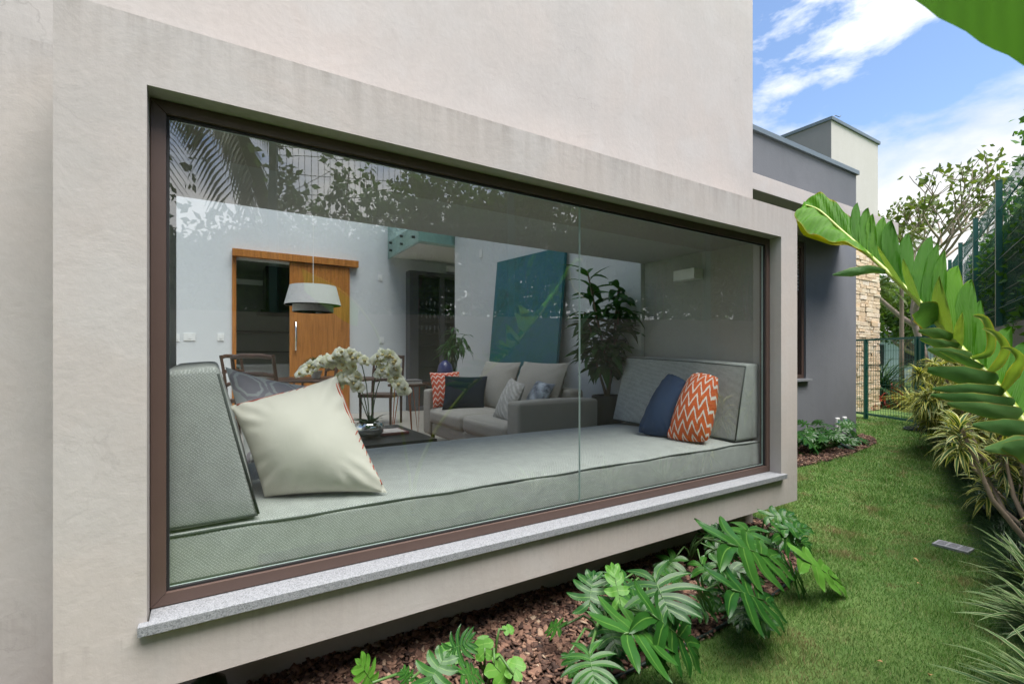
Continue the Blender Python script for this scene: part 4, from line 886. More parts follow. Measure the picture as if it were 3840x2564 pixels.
# ================================================================ philodendrons
M['philo'] = leafmat('philodendron_leaf', (.010,.056,.009), (.034,.118,.016), .2, .33, (.03,(.13,.26,.05),.6), None, False, 5, spec=.26)
M['philoy'] = leafmat('philodendron_young', (.05,.17,.015), (.10,.26,.03), .28, .5, (.03,(.18,.33,.07),.6), None, False, 5)
M['petiole'] = simple('petiole', (.06,.13,.03), .5, var=.2)
def philo_mesh(var, mat):
    """pinnately lobed blade: midrib along x from 0 to 1, finger lobes each side, a terminal lobe"""
    rs = random.Random(var*13+1); m = MB()
    nl, core, ang, ln, wd = {0:(5,.125,(142,106,78,58,42),(.44,.50,.47,.40,.29),.080),1:(4,.125,(135,95,65,45),(.30,.34,.31,.25),.092),2:(4,.17,(145,105,74,50),(.44,.50,.46,.37),.108),3:(6,.10,(155,122,94,72,54,38),(.56,.64,.66,.62,.54,.42),.074),4:(2,.34,(140,80),(.30,.24),.24)}[var]
    def droop(x, y, k=0): return -.10*x*x-.16*y*y
    for sg in (1,-1):
        T = [(.0 if i == 0 else (i/nl)*.74) for i in range(nl+1)]
        mids = [(t,0) for t in T]; sins = []
        for i in range(nl+1):
            c = core*(1.0 if 0 < i < nl else .75); a = math.radians(ang[0]+25 if i == 0 else (ang[min(i,nl-1)]+ang[i-1])/2 if i < nl else ang[-1]-12)
            sins.append((T[i]+c*math.cos(a)*.9, sg*c*max(.25,math.sin(a))))
        for i in range(nl):
            L_ = ln[i]*rs.uniform(.92,1.08); a = math.radians(ang[i]+rs.uniform(-5,5)); s0, s1 = sins[i], sins[i+1]; bc = ((s0[0]+s1[0])/2,(s0[1]+s1[1])/2); mc = ((T[i]+T[i+1])/2,0)
            rows = 8; cols = 5; V = []; UV = []
            hb = ((s1[0]-s0[0])/2,(s1[1]-s0[1])/2); lp = [-hb[0],-hb[1]]
            for r_ in range(rows+2):
                if r_ == 0: c0 = mc; ha = ((T[i+1]-T[i])/2,0)
                else:
                    q = (r_-1)/rows; aa = a-.35*q*(1 if ang[i] > 60 else .4); d = (math.cos(aa)*L_*q, sg*math.sin(aa)*L_*q); c0 = (bc[0]+d[0],bc[1]+d[1])
                    w_ = wd*(.78+.42*math.sin(min(1,q*1.25)*math.pi))*max(.03,(1-q**5)**.6)*(1 if var != 4 else 1-.3*q); pr = (-math.sin(aa)*sg*-1, 0)
                    nx, ny = math.sin(aa), -sg*math.cos(aa); bl = min(1,q*2.5); ha = (hb[0]*(1-bl)+nx*w_*bl, hb[1]*(1-bl)+ny*w_*bl)
                for c in range(cols):
                    b_ = -1+2*c/(cols-1); x = c0[0]+ha[0]*b_; y = c0[1]+ha[1]*b_; q = max(0,(r_-1)/rows)
                    V.append((x,y,droop(x,y)+.030*abs(b_)*(.4+q)*(1-q*.6)-.02*q+.012*math.sin(i*2+q*5+sg))); UV.append((b_*(.5+.5*q) if r_ else b_*.9, q))
            F = []
            for r_ in range(rows+1):
                for c in range(cols-1):
                    f = (r_*cols+c,(r_+1)*cols+c,(r_+1)*cols+c+1,r_*cols+c+1); F.append(f if sg < 0 else f[::-1])
            m.add(V,F,0,UV)
    # terminal lobe
    t0 = .74; V = []; UV = []; F = []; cols = 5; c = core*.75; a = math.radians(ang[-1]-12); y0 = c*max(.25,math.sin(a)); x0 = t0+c*math.cos(a)*.9
    for r_ in range(9):
        q = r_/8; w_ = y0*(1+.5*math.sin(q*math.pi*.9))*max(.02,1-q**2.4)
        for k_ in range(cols):
            b_ = -1+2*k_/(cols-1); x = x0*abs(b_)**.7*(1-q)+t0*(1-abs(b_)**.7)*(1-q)+q*(1.0); y = w_*b_; V.append((x,y,droop(x,y)+.02*abs(b_)-.05*q*q)); UV.append((b_,q))
    for r_ in range(8):
        for k_ in range(cols-1): F.append((r_*cols+k_,(r_+1)*cols+k_,(r_+1)*cols+k_+1,r_*cols+k_+1))
    m.add(V,F,0,UV)
    rb = MB(); m.tube([(t,0,droop(t,0)+.004) for t in (0,.2,.4,.6,.8,.97)],[.016,.013,.010,.008,.006,.003],5,1)
    return m.mesh('leaf', [mat, M['petiole']], smooth=True)
PM = {(v,y): philo_mesh(v, M['philoy' if y else 'philo']) for v in range(5) for y in (0,1)}
CAMP = Vector((0,0,1.4))
def place_leaf(me, b, t, wf, parent, face=.55):
    b, t = Vector(b), Vector(t); m_ = (t-b); s = m_.length; x = m_/s; up = (Vector((0,0,1))*(1-face)+(CAMP-b).normalized()*face); y = up.cross(x).normalized(); z = x.cross(y)
    mt_ = Matrix((( x.x,y.x,z.x,0),(x.y,y.y,z.y,0),(x.z,y.z,z.z,0),(0,0,0,1)))
    return inst('leaf', me, parent, Matrix.Translation(b-parent.location)@mt_@Matrix.Diagonal((s,s*wf,s,1)))
def philo(key, root, leaves, label, big=1.0):
    o = thing('philodendron', label, 'plant', root, 'philodendrons in the mulch beds')
    for j in range(5 if key in 'ABCDE' else 0):   # lower, older leaves
        a = random.uniform(-2.0,1.6); b = Vector(root)+Vector((.14*math.cos(a),.16*math.sin(a),random.uniform(.06,.2))); leaves = leaves+[(tuple(b),tuple(b+Vector((.15*math.cos(a),.15*math.sin(a),random.uniform(-.08,.03)))),.9,random.choice((0,1,2)))]
    for (b,t,wf,v) in leaves:
        b, t = Vector(b), Vector(t); s = (t-b).length
        young = v == 1 and wf < .6 or v == 4
        place_leaf(PM[(v,1 if young else 0)], b, b+(t-b)*big*1.10, max(.7,wf)*1.0 if s > .12 else 1.1, o)
        g0 = Vector(root)+Vector((random.uniform(-.03,.03),random.uniform(-.03,.03),0)); md = (g0+b)/2+Vector((0,0,.10))
        k = MB(); k.tube([g0,g0.lerp(md,.6)+Vector((0,0,.03)),md,md.lerp(b,.6),b],[.007,.006,.0055,.005,.004],6); k.build('petiole', M['petiole'], o, smooth=True)
    return o
PHILO={
 'A':((-1.72, 1.582, 0.03),[((-1.631, 1.429, 0.3), (-1.717, 1.533, 0.4), 0.95, 0), ((-1.519, 1.507, 0.34), (-1.627, 1.564, 0.46), 0.42, 1), ((-1.343, 1.348, 0.34), (-1.386, 1.587, 0.28), 1.1, 2), ((-1.366, 1.521, 0.36), (-1.29, 1.76, 0.16), 0.75, 0), ((-1.246, 1.092, 0.4), (-1.152, 1.035, 0.36), 1.15, 3), ((-1.409, 1.541, 0.2), (-1.34, 1.604, 0.1), 0.7, 1), ((-1.76, 1.365, 0.16), (-1.832, 1.352, 0.14), 0.9, 2), ((-1.532, 1.233, 0.2), (-1.485, 1.225, 0.14), 0.8, 1)]),
 'B':((-1.871, 2.035, 0.03),[((-1.479, 1.674, 0.42), (-1.325, 1.604, 0.34), 1.25, 3), ((-1.546, 1.831, 0.22), (-1.503, 1.914, 0.16), 0.9, 2), ((-1.809, 1.848, 0.2), (-1.736, 1.856, 0.16), 0.9, 1)]),
 'C':((-1.577, 2.357, 0.03),[((-1.516, 2.074, 0.25), (-1.567, 2.097, 0.16), 1.2, 2), ((-1.312, 1.982, 0.36), (-1.258, 2.292, 0.24), 0.8, 0), ((-1.584, 2.217, 0.22), (-1.51, 2.171, 0.12), 0.7, 1), ((-1.725, 2.468, 0.22), (-1.564, 2.525, 0.2), 0.7, 2)]),
 'D':((-2.073, 2.669, 0.03),[((-1.456, 2.165, 0.48), (-1.376, 2.578, 0.34), 0.62, 0), ((-1.561, 2.307, 0.44), (-1.628, 2.297, 0.5), 0.9, 1), ((-1.541, 2.658, 0.26), (-1.527, 2.752, 0.16), 0.8, 2)]),
 'E':((-1.942, 3.331, 0.03),[((-1.606, 2.911, 0.34), (-1.529, 3.097, 0.22), 0.75, 0), ((-1.822, 3.177, 0.34), (-1.728, 3.327, 0.34), 0.6, 2), ((-1.45, 2.84, 0.26), (-1.356, 3.177, 0.08), 0.55, 1), ((-1.503, 2.799, 0.2), (-1.475, 2.953, 0.08), 0.75, 3), ((-1.607, 2.944, 0.36), (-1.541, 3.146, 0.36), 0.6, 1), ((-1.815, 2.931, 0.3), (-1.669, 2.621, 0.3), 0.7, 2)]),
 'F':((-1.753, 0.731, 0.03),[((-1.478, 0.611, 0.34), (-1.506, 0.685, 0.4), 1.1, 2), ((-1.665, 0.777, 0.3), (-1.617, 0.84, 0.34), 0.8, 3), ((-1.607, 0.462, 0.32), (-1.582, 0.416, 0.42), 0.5, 1), ((-1.637, 0.599, 0.26), (-1.647, 0.579, 0.3), 1.0, 2), ((-1.539, 0.761, 0.28), (-1.564, 0.852, 0.24), 1.0, 0)]),
 'G':((-1.789, 1.02, 0.03),[((-1.763, 0.975, 0.16), (-1.796, 0.985, 0.22), 0.9, 4), ((-1.715, 0.993, 0.14), (-1.666, 1.039, 0.08), 0.7, 4), ((-1.649, 1.044, 0.12), (-1.68, 1.087, 0.16), 0.9, 4), ((-1.817, 1.108, 0.2), (-1.814, 1.148, 0.2), 0.8, 4), ((-1.779, 0.83, 0.18), (-1.836, 0.836, 0.22), 0.7, 4)]),
}
GRAYL= [((-3.55, 7.285, 0.167), (-3.55, 6.898, 0.354)), ((-3.55, 7.488, 0.017), (-3.55, 7.437, 0.257)), ((-3.55, 7.697, -0.005), (-3.55, 7.285, 0.116)), ((-3.55, 7.968, 0.102), (-3.55, 7.858, 0.301)), ((-3.55, 8.024, 0.07), (-3.55, 8.426, 0.198)), ((-3.55, 8.08, 0.009), (-3.55, 8.485, 0.025)), ((-3.55, 8.605, 0.112), (-3.55, 8.883, 0.116)), ((-3.55, 6.993, -0.031), (-3.55, 7.186, -0.002)), ((-3.55, 7.804, -0.043), (-3.55, 7.488, -0.087)), ((-3.55, 8.193, -0.085), (-3.55, 8.485, -0.088)), ((-3.55, 7.04, -0.112), (-3.55, 6.921, 0.052))]
MID= [(-1.234, 2.452, 2.137), (-1.164, 2.447, 2.091), (-1.066, 2.434, 1.975), (-0.969, 2.413, 1.865), (-0.876, 2.384, 1.759), (-0.774, 2.342, 1.644), (-0.698, 2.302, 1.549), (-0.626, 2.256, 1.461), (-0.57, 2.213, 1.395), (-0.516, 2.166, 1.34), (-0.465, 2.116, 1.278), (-0.417, 2.061, 1.216), (-0.366, 1.995, 1.146), (-0.328, 1.939, 1.072)]
LOBES=[
 ('up',(-1.01, 2.423, 1.912),(-0.975, 2.414, 1.872),(-1.039, 2.532, 2.111),(-0.012, -0.004, 0.0),5.5),
 ('up',(-0.978, 2.415, 1.876),(-0.94, 2.405, 1.831),(-0.998, 2.536, 2.078),(-0.012, -0.004, 0.0),5.5),
 ('up',(-0.944, 2.406, 1.836),(-0.909, 2.395, 1.796),(-0.972, 2.515, 2.041),(-0.012, -0.004, 0.0),5.5),
 ('up',(-0.913, 2.397, 1.8),(-0.867, 2.381, 1.748),(-0.929, 2.514, 2.017),(-0.012, -0.004, 0.0),5.5),
 ('up',(-0.871, 2.383, 1.753),(-0.815, 2.361, 1.69),(-0.891, 2.484, 1.989),(-0.012, -0.004, 0.0),5.5),
 ('up',(-0.819, 2.362, 1.694),(-0.772, 2.342, 1.642),(-0.83, 2.485, 1.92),(-0.012, -0.004, 0.0),5.5),
 ('up',(-0.777, 2.344, 1.648),(-0.732, 2.321, 1.591),(-0.761, 2.51, 1.899),(-0.012, -0.004, 0.0),5.0),
 ('up',(-0.735, 2.323, 1.595),(-0.698, 2.302, 1.549),(-0.732, 2.476, 1.858),(-0.012, -0.004, 0.0),5.0),
 ('up',(-0.701, 2.304, 1.553),(-0.663, 2.281, 1.506),(-0.703, 2.448, 1.821),(-0.012, -0.004, 0.0),5.0),
 ('up',(-0.668, 2.284, 1.512),(-0.61, 2.244, 1.442),(-0.656, 2.424, 1.751),(-0.012, -0.004, 0.0),6.0),
 ('up',(-0.613, 2.247, 1.446),(-0.562, 2.207, 1.387),(-0.607, 2.384, 1.689),(-0.012, -0.004, 0.0),6.0),
 ('up',(-0.567, 2.211, 1.391),(-0.521, 2.171, 1.344),(-0.571, 2.335, 1.605),(-0.012, -0.004, 0.0),5.0),
 ('up',(-0.525, 2.175, 1.348),(-0.481, 2.132, 1.296),(-0.497, 2.35, 1.506),(-0.012, -0.004, 0.0),5.0),
 ('up',(-0.485, 2.136, 1.301),(-0.441, 2.089, 1.246),(-0.441, 2.334, 1.457),(-0.012, -0.004, 0.0),5.0),
 ('up',(-0.446, 2.095, 1.253),(-0.401, 2.042, 1.194),(-0.394, 2.303, 1.395),(-0.012, -0.004, 0.0),5.0),
 ('low',(-0.846, 2.373, 1.725),(-0.787, 2.348, 1.658),(-0.831, 2.188, 1.83),(0, 0, -0.01),3),
 ('low',(-0.787, 2.348, 1.658),(-0.737, 2.324, 1.598),(-0.753, 2.2, 1.769),(0, 0, -0.01),3),
 ('low',(-0.696, 2.301, 1.547),(-0.624, 2.255, 1.46),(-0.637, 2.164, 1.685),(0, 0, -0.01),2.2),
 ('low',(-0.629, 2.258, 1.465),(-0.597, 2.235, 1.427),(-0.574, 2.159, 1.551),(0, 0, -0.01),2.5),
]
BLADES=[([(-1.234, 2.452, 2.137), (-1.199, 2.45, 2.114), (-1.164, 2.447, 2.091), (-1.129, 2.443, 2.05), (-1.095, 2.438, 2.009), (-1.062, 2.433, 1.97), (-1.033, 2.427, 1.937), (-1.006, 2.422, 1.906)],[(-1.273, 2.521, 2.163), (-1.237, 2.52, 2.186), (-1.204, 2.514, 2.201), (-1.171, 2.509, 2.178), (-1.138, 2.502, 2.148), (-1.103, 2.499, 2.108), (-1.07, 2.5, 2.061), (-1.036, 2.505, 2.01)]),([(-1.234, 2.452, 2.137), (-1.221, 2.451, 2.128), (-1.199, 2.45, 2.114), (-1.168, 2.447, 2.094), (-1.134, 2.443, 2.055), (-1.095, 2.438, 2.009), (-1.054, 2.431, 1.961), (-1.009, 2.422, 1.91), (-0.965, 2.412, 1.86), (-0.926, 2.401, 1.815)],[(-1.225, 2.409, 2.108), (-1.237, 2.368, 2.078), (-1.218, 2.362, 2.043), (-1.191, 2.354, 2.004), (-1.155, 2.353, 1.966), (-1.109, 2.36, 1.941), (-1.059, 2.366, 1.911), (-1.008, 2.368, 1.895), (-0.957, 2.367, 1.857), (-0.914, 2.362, 1.811)])]
SEGS=[
 ('fold',[(-0.56, 2.195, 1.395, 0.013), (-0.514, 2.175, 1.413, 0.022), (-0.496, 2.128, 1.467, 0.024), (-0.507, 2.11, 1.521, 0.02), (-0.54, 2.133, 1.536, 0.004)]),
 ('fold',[(-0.513, 2.153, 1.34, 0.012), (-0.475, 2.12, 1.383, 0.027), (-0.453, 2.079, 1.43, 0.023), (-0.468, 2.055, 1.47, 0.017), (-0.503, 2.075, 1.49, 0.004)]),
 ('fold',[(-0.468, 2.108, 1.29, 0.012), (-0.431, 2.072, 1.356, 0.034), (-0.411, 2.029, 1.395, 0.024), (-0.425, 2.006, 1.423, 0.013), (-0.452, 2.038, 1.429, 0.003)]),
 ('edge',[(-1.244, 2.412, 2.061, 0.013), (-1.22, 2.441, 2.001, 0.031), (-1.181, 2.493, 1.977, 0.036), (-1.145, 2.541, 1.953, 0.031), (-1.105, 2.596, 1.948, 0.027), (-1.076, 2.66, 1.923, 0.031), (-1.056, 2.749, 1.866, 0.005)]),
 ('low',[(-0.872, 2.383, 1.75, 0.011), (-0.894, 2.293, 1.757, 0.026), (-0.925, 2.205, 1.742, 0.027), (-0.962, 2.128, 1.729, 0.003)]),
 ('low',[(-0.678, 2.29, 1.526, 0.076), (-0.688, 2.217, 1.558, 0.068), (-0.697, 2.166, 1.569, 0.034)]),
 ('low',[(-0.623, 2.253, 1.464, 0.02), (-0.641, 2.167, 1.48, 0.033), (-0.666, 2.072, 1.49, 0.005)]),
 ('low',[(-0.6, 2.237, 1.434, 0.02), (-0.624, 2.143, 1.443, 0.028), (-0.652, 2.043, 1.461, 0.005)]),
 ('low',[(-0.564, 2.208, 1.395, 0.032), (-0.586, 2.097, 1.407, 0.037), (-0.616, 1.993, 1.425, 0.005)]),
 ('low',[(-0.528, 2.177, 1.358, 0.019), (-0.557, 2.075, 1.395, 0.021), (-0.581, 1.98, 1.419, 0.004)]),
 ('low',[(-0.482, 2.133, 1.323, 0.036), (-0.522, 1.976, 1.343, 0.044), (-0.566, 1.83, 1.362, 0.011)]),
 ('low',[(-0.46, 2.11, 1.29, 0.029), (-0.502, 1.949, 1.302, 0.028), (-0.546, 1.803, 1.306, 0.005)]),
 ('low',[(-0.433, 2.08, 1.253, 0.034), (-0.48, 1.911, 1.274, 0.031), (-0.53, 1.736, 1.292, 0.005)]),
 ('low',[(-0.412, 2.054, 1.223, 0.039), (-0.451, 1.879, 1.249, 0.032), (-0.494, 1.736, 1.271, 0.005)]),
 ('low',[(-0.376, 2.008, 1.186, 0.043), (-0.401, 1.856, 1.206, 0.036), (-0.438, 1.723, 1.219, 0.006)]),
 ('low',[(-0.357, 1.981, 1.144, 0.047), (-0.373, 1.843, 1.16, 0.045), (-0.41, 1.708, 1.16, 0.006)]),
 ('low',[(-0.337, 1.953, 1.099, 0.061), (-0.354, 1.852, 1.147, 0.055), (-0.389, 1.759, 1.166, 0.01)]),
]
PLAB = {'A':'philodendron with broad lobed leaves at the bed edge left of centre','B':'philodendron carrying one large round many fingered leaf','C':'grey green philodendron leaning over the edging strip','D':'philodendron with one long arching leaf under the bay corner','E':'philodendron spilling onto the lawn at the far end of the bed','F':'glossy philodendron cut off by the bottom edge of the picture','G':'small young creeper with heart shaped leaves on the mulch'}
for key, (root, lv) in PHILO.items(): philo(key, root, lv, PLAB[key])
gl = [((-3.6,7.0,.02),GRAYL[:4],'philodendron by the grey wing nearest its window'),((-3.6,7.75,.02),GRAYL[4:8],'philodendron by the grey wing below the sockets'),((-3.6,8.5,.02),GRAYL[8:],'philodendron by the grey wing at the wall corner')]
for root, lv, lb in gl:
    root = (-3.62, sum(b[1] for b,t in lv)/len(lv), .02); ex = []
    for (b,t) in lv:
        ex.append((b,t,.8,random.choice((0,1,2,3))))
        for j in range(3):
            a = random.uniform(0,6.28); b2 = Vector(root)+Vector((.18*math.cos(a),.22*math.sin(a),random.uniform(.15,.40))); ex.append((tuple(b2),tuple(b2+Vector((.16*math.cos(a),.2*math.sin(a),random.uniform(-.1,.06)))),.7,random.choice((0,1,2))))
    philo('g', root, ex, lb)
# ================================================================ giant strelitzia leaves
M['banana'] = leafmat('strelitzia_leaf', (.050,.20,.004), (.125,.34,.010), .55, .5, None, (.86,(.40,.40,.02),.2), False, 4, stripes=3.2, spec=.18)
M['bananab'] = leafmat('strelitzia_under', (.13,.24,.055), (.24,.34,.06), .40, .45, None, (.80,(.42,.42,.06),.2), False, 4, stripes=3.2, spec=.2)
M['bananay'] = leafmat('strelitzia_yellow', (.50,.42,.015), (.62,.54,.05), .35, .45, None, None, False, 4, stripes=2.0)
M['bananal'] = leafmat('strelitzia_low', (.065,.17,.05), (.13,.26,.085), .36, .42, None, (.86,(.28,.32,.06),.2), False, 4, stripes=3.2, spec=.2)
M['bananat'] = leafmat('strelitzia_tip', (.050,.20,.004), (.125,.34,.010), .55, .5, None, (.86,(.45,.42,.02),.2), False, 4, stripes=6.0, sdir_='Y', spec=.18)
M['midrib'] = simple('midrib', (.30,.38,.06), .4, var=.15)
sr = thing('strelitzia', 'giant bird of paradise plant whose torn leaf arches over the lawn', 'plant', (-.1,1.55,0))
def smooth_pts(P, n=5):
    P = [Vector(p) for p in P]; out = []
    for i in range(len(P)-1):
        p0, p1, p2, p3 = P[max(i-1,0)], P[i], P[i+1], P[min(i+2,len(P)-1)]
        for s in range(n):
            t = s/n; out.append(.5*((2*p1)+(p2-p0)*t+(2*p0-5*p1+4*p2-p3)*t*t+(3*p1-p0-3*p2+p3)*t**3))
    out.append(P[-1]); return out
mid = smooth_pts(MID+[(-.22,1.72,.75),(-.12,1.58,.35),(-.1,1.55,0)], 5)
nM = len(mid)
k = MB(); k.tube(mid,[.0035+.016*(i/nM)**.8 for i in range(nM)],8); k.build('midrib', M['midrib'], sr, smooth=True)
def strip(P, mat, name='leaf_segment', curl=.25, roll=0, wk=1.0):
    C = smooth_pts([Vector(p[:3]) for p in P], 5); n = len(C); ws = []
    for i in range(n):
        x = i/(n-1)*(len(P)-1); a = min(int(x),len(P)-2); ws.append(P[a][3]+(P[a+1][3]-P[a][3])*(x-a))
    V = []; UV = []; F = []; c = 5
    for i, p in enumerate(C):
        tg = (C[min(i+1,n-1)]-C[max(i-1,0)]).normalized(); view = (p-CAMP).normalized(); s = tg.cross(view).normalized(); nn_ = s.cross(tg).normalized()
        for j in range(c):
            u = -1+2*j/(c-1); rip = .06*math.sin(i*1.1+j*1.7+len(P))*ws[i]
            V.append(p+s*(u*ws[i]*wk/2)*math.cos(roll*i/n)+nn_*((curl*u*u+roll*.5*u*i/n)*ws[i]/2+rip)); UV.append((u,i/(n-1)))
    for i in range(n-1):
        for j in range(c-1): F.append((i*c+j,(i+1)*c+j,(i+1)*c+j+1,i*c+j+1))
    m = MB(); m.add(V,F,0,UV); return m.build(name, mat, sr, smooth=True)
def lobe(a, b, tip, off, mat, pw=2.6, curl=.12, n=12, c=7, k=1.0, ph=0, name='leaf_segment'):
    """one torn lobe: rooted along the midrib from a to b, pulled out to its tip"""
    a, b, tip = Vector(a), Vector(b), Vector(tip); h = (b-a)/2; m0 = (a+b)/2; d = tip-m0; view = (m0-CAMP).normalized(); nn_ = -view
    V = []; UV = []; F = []; sw = Vector(off)
    for i in range(n+1):
        t = i/n; p = m0+d*t+sw*math.sin(t*math.pi)*.5; w_ = (1+.10*math.sin(t*math.pi))*max(.02,1-t**pw)*k
        for j in range(c):
            u = -1+2*j/(c-1); V.append(p+h*u*w_+nn_*(curl*d.length*(u*.25*t+.35*u*u*t)-.10*d.length*t*t+.006*math.sin(u*7+t*9+ph))); UV.append((u*(.55+.42*t),t*.7))
    for i in range(n):
        for j in range(c-1): F.append((i*c+j,(i+1)*c+j,(i+1)*c+j+1,i*c+j+1))
    m = MB(); m.add(V,F,0,UV); return m.build(name, mat, sr, smooth=True)
for i, (kd, a, b2, tp_, off, pw) in enumerate(LOBES):
    lobe(a, b2, tp_, off, M['banana' if kd == 'up' else 'bananab'], pw, curl=random.uniform(-.15,.25), ph=i, k=1.28 if kd == 'up' else 1.0)
for (Me, Ee) in BLADES:      # the unbroken sheets either side of the tip
    a_, b_ = smooth_pts(Me,4), smooth_pts(Ee,4); V = []; UV = []; F = []; c = 9
    for i in range(len(a_)):
        for j in range(c):
            u = j/(c-1); V.append(a_[i].lerp(b_[i],u)+Vector((.0,.0,.006*math.sin(i*.8+j*.7)+.012*math.sin(u*3.1)))); UV.append((u*.97,i/len(a_)))
    for i in range(len(a_)-1):
        for j in range(c-1): F.append((i*c+j,(i+1)*c+j,(i+1)*c+j+1,i*c+j+1))
    m = MB(); m.add(V,F,0,UV); m.build('leaf_blade', M['bananat'], sr, smooth=True)
KM = {'fold':'bananab','low':'bananal','edge':'bananay'}
for i, (kd, P) in enumerate(SEGS):
    strip(P, M[KM[kd]], curl={'fold':-.8,'low':.35,'edge':-.5}[kd], roll=random.uniform(-.3,.3), wk={'fold':.95,'low':1.35,'edge':1.1}[kd])
# a second leaf close above the lens at the upper right
mid2 = smooth_pts([(-.30,.62,2.05),(-.21,.78,2.0),(-.13,.93,1.93),(-.08,1.1,1.8),(-.03,1.3,1.45),(-.08,1.5,.5),(-.1,1.55,0)],6)
k = MB(); k.tube(mid2,[.003+.012*(i/len(mid2)) for i in range(len(mid2))],8); k.build('midrib', M['midrib'], sr, smooth=True)
E2 = [(-.300,.62,1.90),(-.240,.735,1.822),(-.17,.857,1.748),(-.098,.972,1.685),(-.05,1.08,1.65)]
Mi = [(-.33,.60,2.06),(-.25,.71,2.03),(-.17,.85,1.985),(-.10,.98,1.92),(-.06,1.09,1.84)]
a_, b_ = smooth_pts(E2,8), smooth_pts(Mi,8); V = []; UV = []; F = []; c = 9
for i in range(len(a_)):
    for j in range(c):
        u = j/(c-1); p = a_[i].lerp(b_[i],u)+Vector((.01,.0,.014*math.sin(u*3.14)+.002*math.sin(i*1.9+j))); V.append(p); UV.append(((1-u)*.80,i/12))
for i in range(len(a_)-1):
    for j in range(c-1): F.append((i*c+j,(i+1)*c+j,(i+1)*c+j+1,i*c+j+1))
M['bananac'] = leafmat('strelitzia_near', (.11,.32,.025), (.15,.40,.04), .68, .5, None, None, False, 4, stripes=2.6, sdir_='Y')
m = MB(); m.add(V,F,0,UV); m.build('leaf_blade', M['bananac'], sr, smooth=True)
# ================================================================ variegated dracaenas
M['song'] = leafmat('dracaena_variegated', (.035,.10,.028), (.07,.16,.04), .28, .45, None, (.50,(.62,.60,.24),.14), False, 6)
M['song2'] = leafmat('dracaena_yellow', (.07,.15,.025), (.12,.21,.035), .3, .45, None, (.42,(.70,.64,.17),.14), False, 6)
M['trunk'] = simple('pale_trunk', (.26,.20,.145), .85, var=.25, vs=14, bs=.5, bscale=40)
dl = [ribmesh('leaf', M['song'], .22, .030, .8+.35*j) for j in range(3)]+[ribmesh('leaf', M['song2'], .22, .030, 1.0+.4*j) for j in range(2)]
def rosette_np(pts, per, L0, w0, rng):
    """many rosettes at once: arrays of arching blades"""
    n = len(pts)*per; base = np.repeat(np.array(pts,float),per,0)
    az = rng.uniform(0,6.28,n); el = rng.uniform(-.5,1.25,n); L_ = L0*rng.uniform(.7,1.15,n); dr = rng.uniform(.7,1.6,n); base = base+np.stack([np.zeros(n),np.zeros(n),rng.uniform(-.08,.05,n)],1)
    S = 5; V = np.zeros((n,S,3,3)); UV = np.zeros((n,S,3,2)); wf = np.array([.55,1,.9,.55,.04])
    for i in range(S):
        s = i/(S-1); a = el-dr*s*.5; rx = L_*s*np.cos(a); rz = L_*s*np.sin(el-dr*s*.6)
        for j in (-1,0,1):
            w_ = w0*wf[i]*j/2
            V[:,i,j+1,0] = base[:,0]+rx*np.cos(az)-w_*np.sin(az); V[:,i,j+1,1] = base[:,1]+rx*np.sin(az)+w_*np.cos(az); V[:,i,j+1,2] = base[:,2]+rz+abs(w_)*.3
            UV[:,i,j+1,0] = j; UV[:,i,j+1,1] = s
    F = np.array([(3*i+j,3*i+3+j,3*i+4+j,3*i+1+j) for i in range(S-1) for j in (0,1)]); F = (F[None]+(S*3)*np.arange(n)[:,None,None]).reshape(-1,4)
    return V.reshape(-1,3), F, UV.reshape(-1,2)
DR = [(4.6,4,1.05,''),(5.3,5,1.15,''),(6.1,5,1.15,''),(6.95,5,1.25,''),(7.9,9,1.35,''),(8.8,9,1.35,''),(9.7,9,1.4,''),(10.6,8,1.2,''),(11.5,8,1.15,''),(12.5,8,1.25,''),(13.6,8,1.4,'')]
DLAB = ['variegated dracaena shrub at the right edge above the striped grass','variegated dracaena on bare crooked stems, second from the picture edge','variegated dracaena just left of the bare crooked stems','variegated dracaena in the hedge row opposite the drain grate','variegated dracaena in the middle of the hedge row','variegated dracaena beyond the middle of the hedge row','variegated dracaena under the lower strips of the arching leaf','variegated dracaena in the hedge row near the hose','variegated dracaena beside the coiled hose','variegated dracaena pushing through the gate post','variegated dracaena beyond the gate']
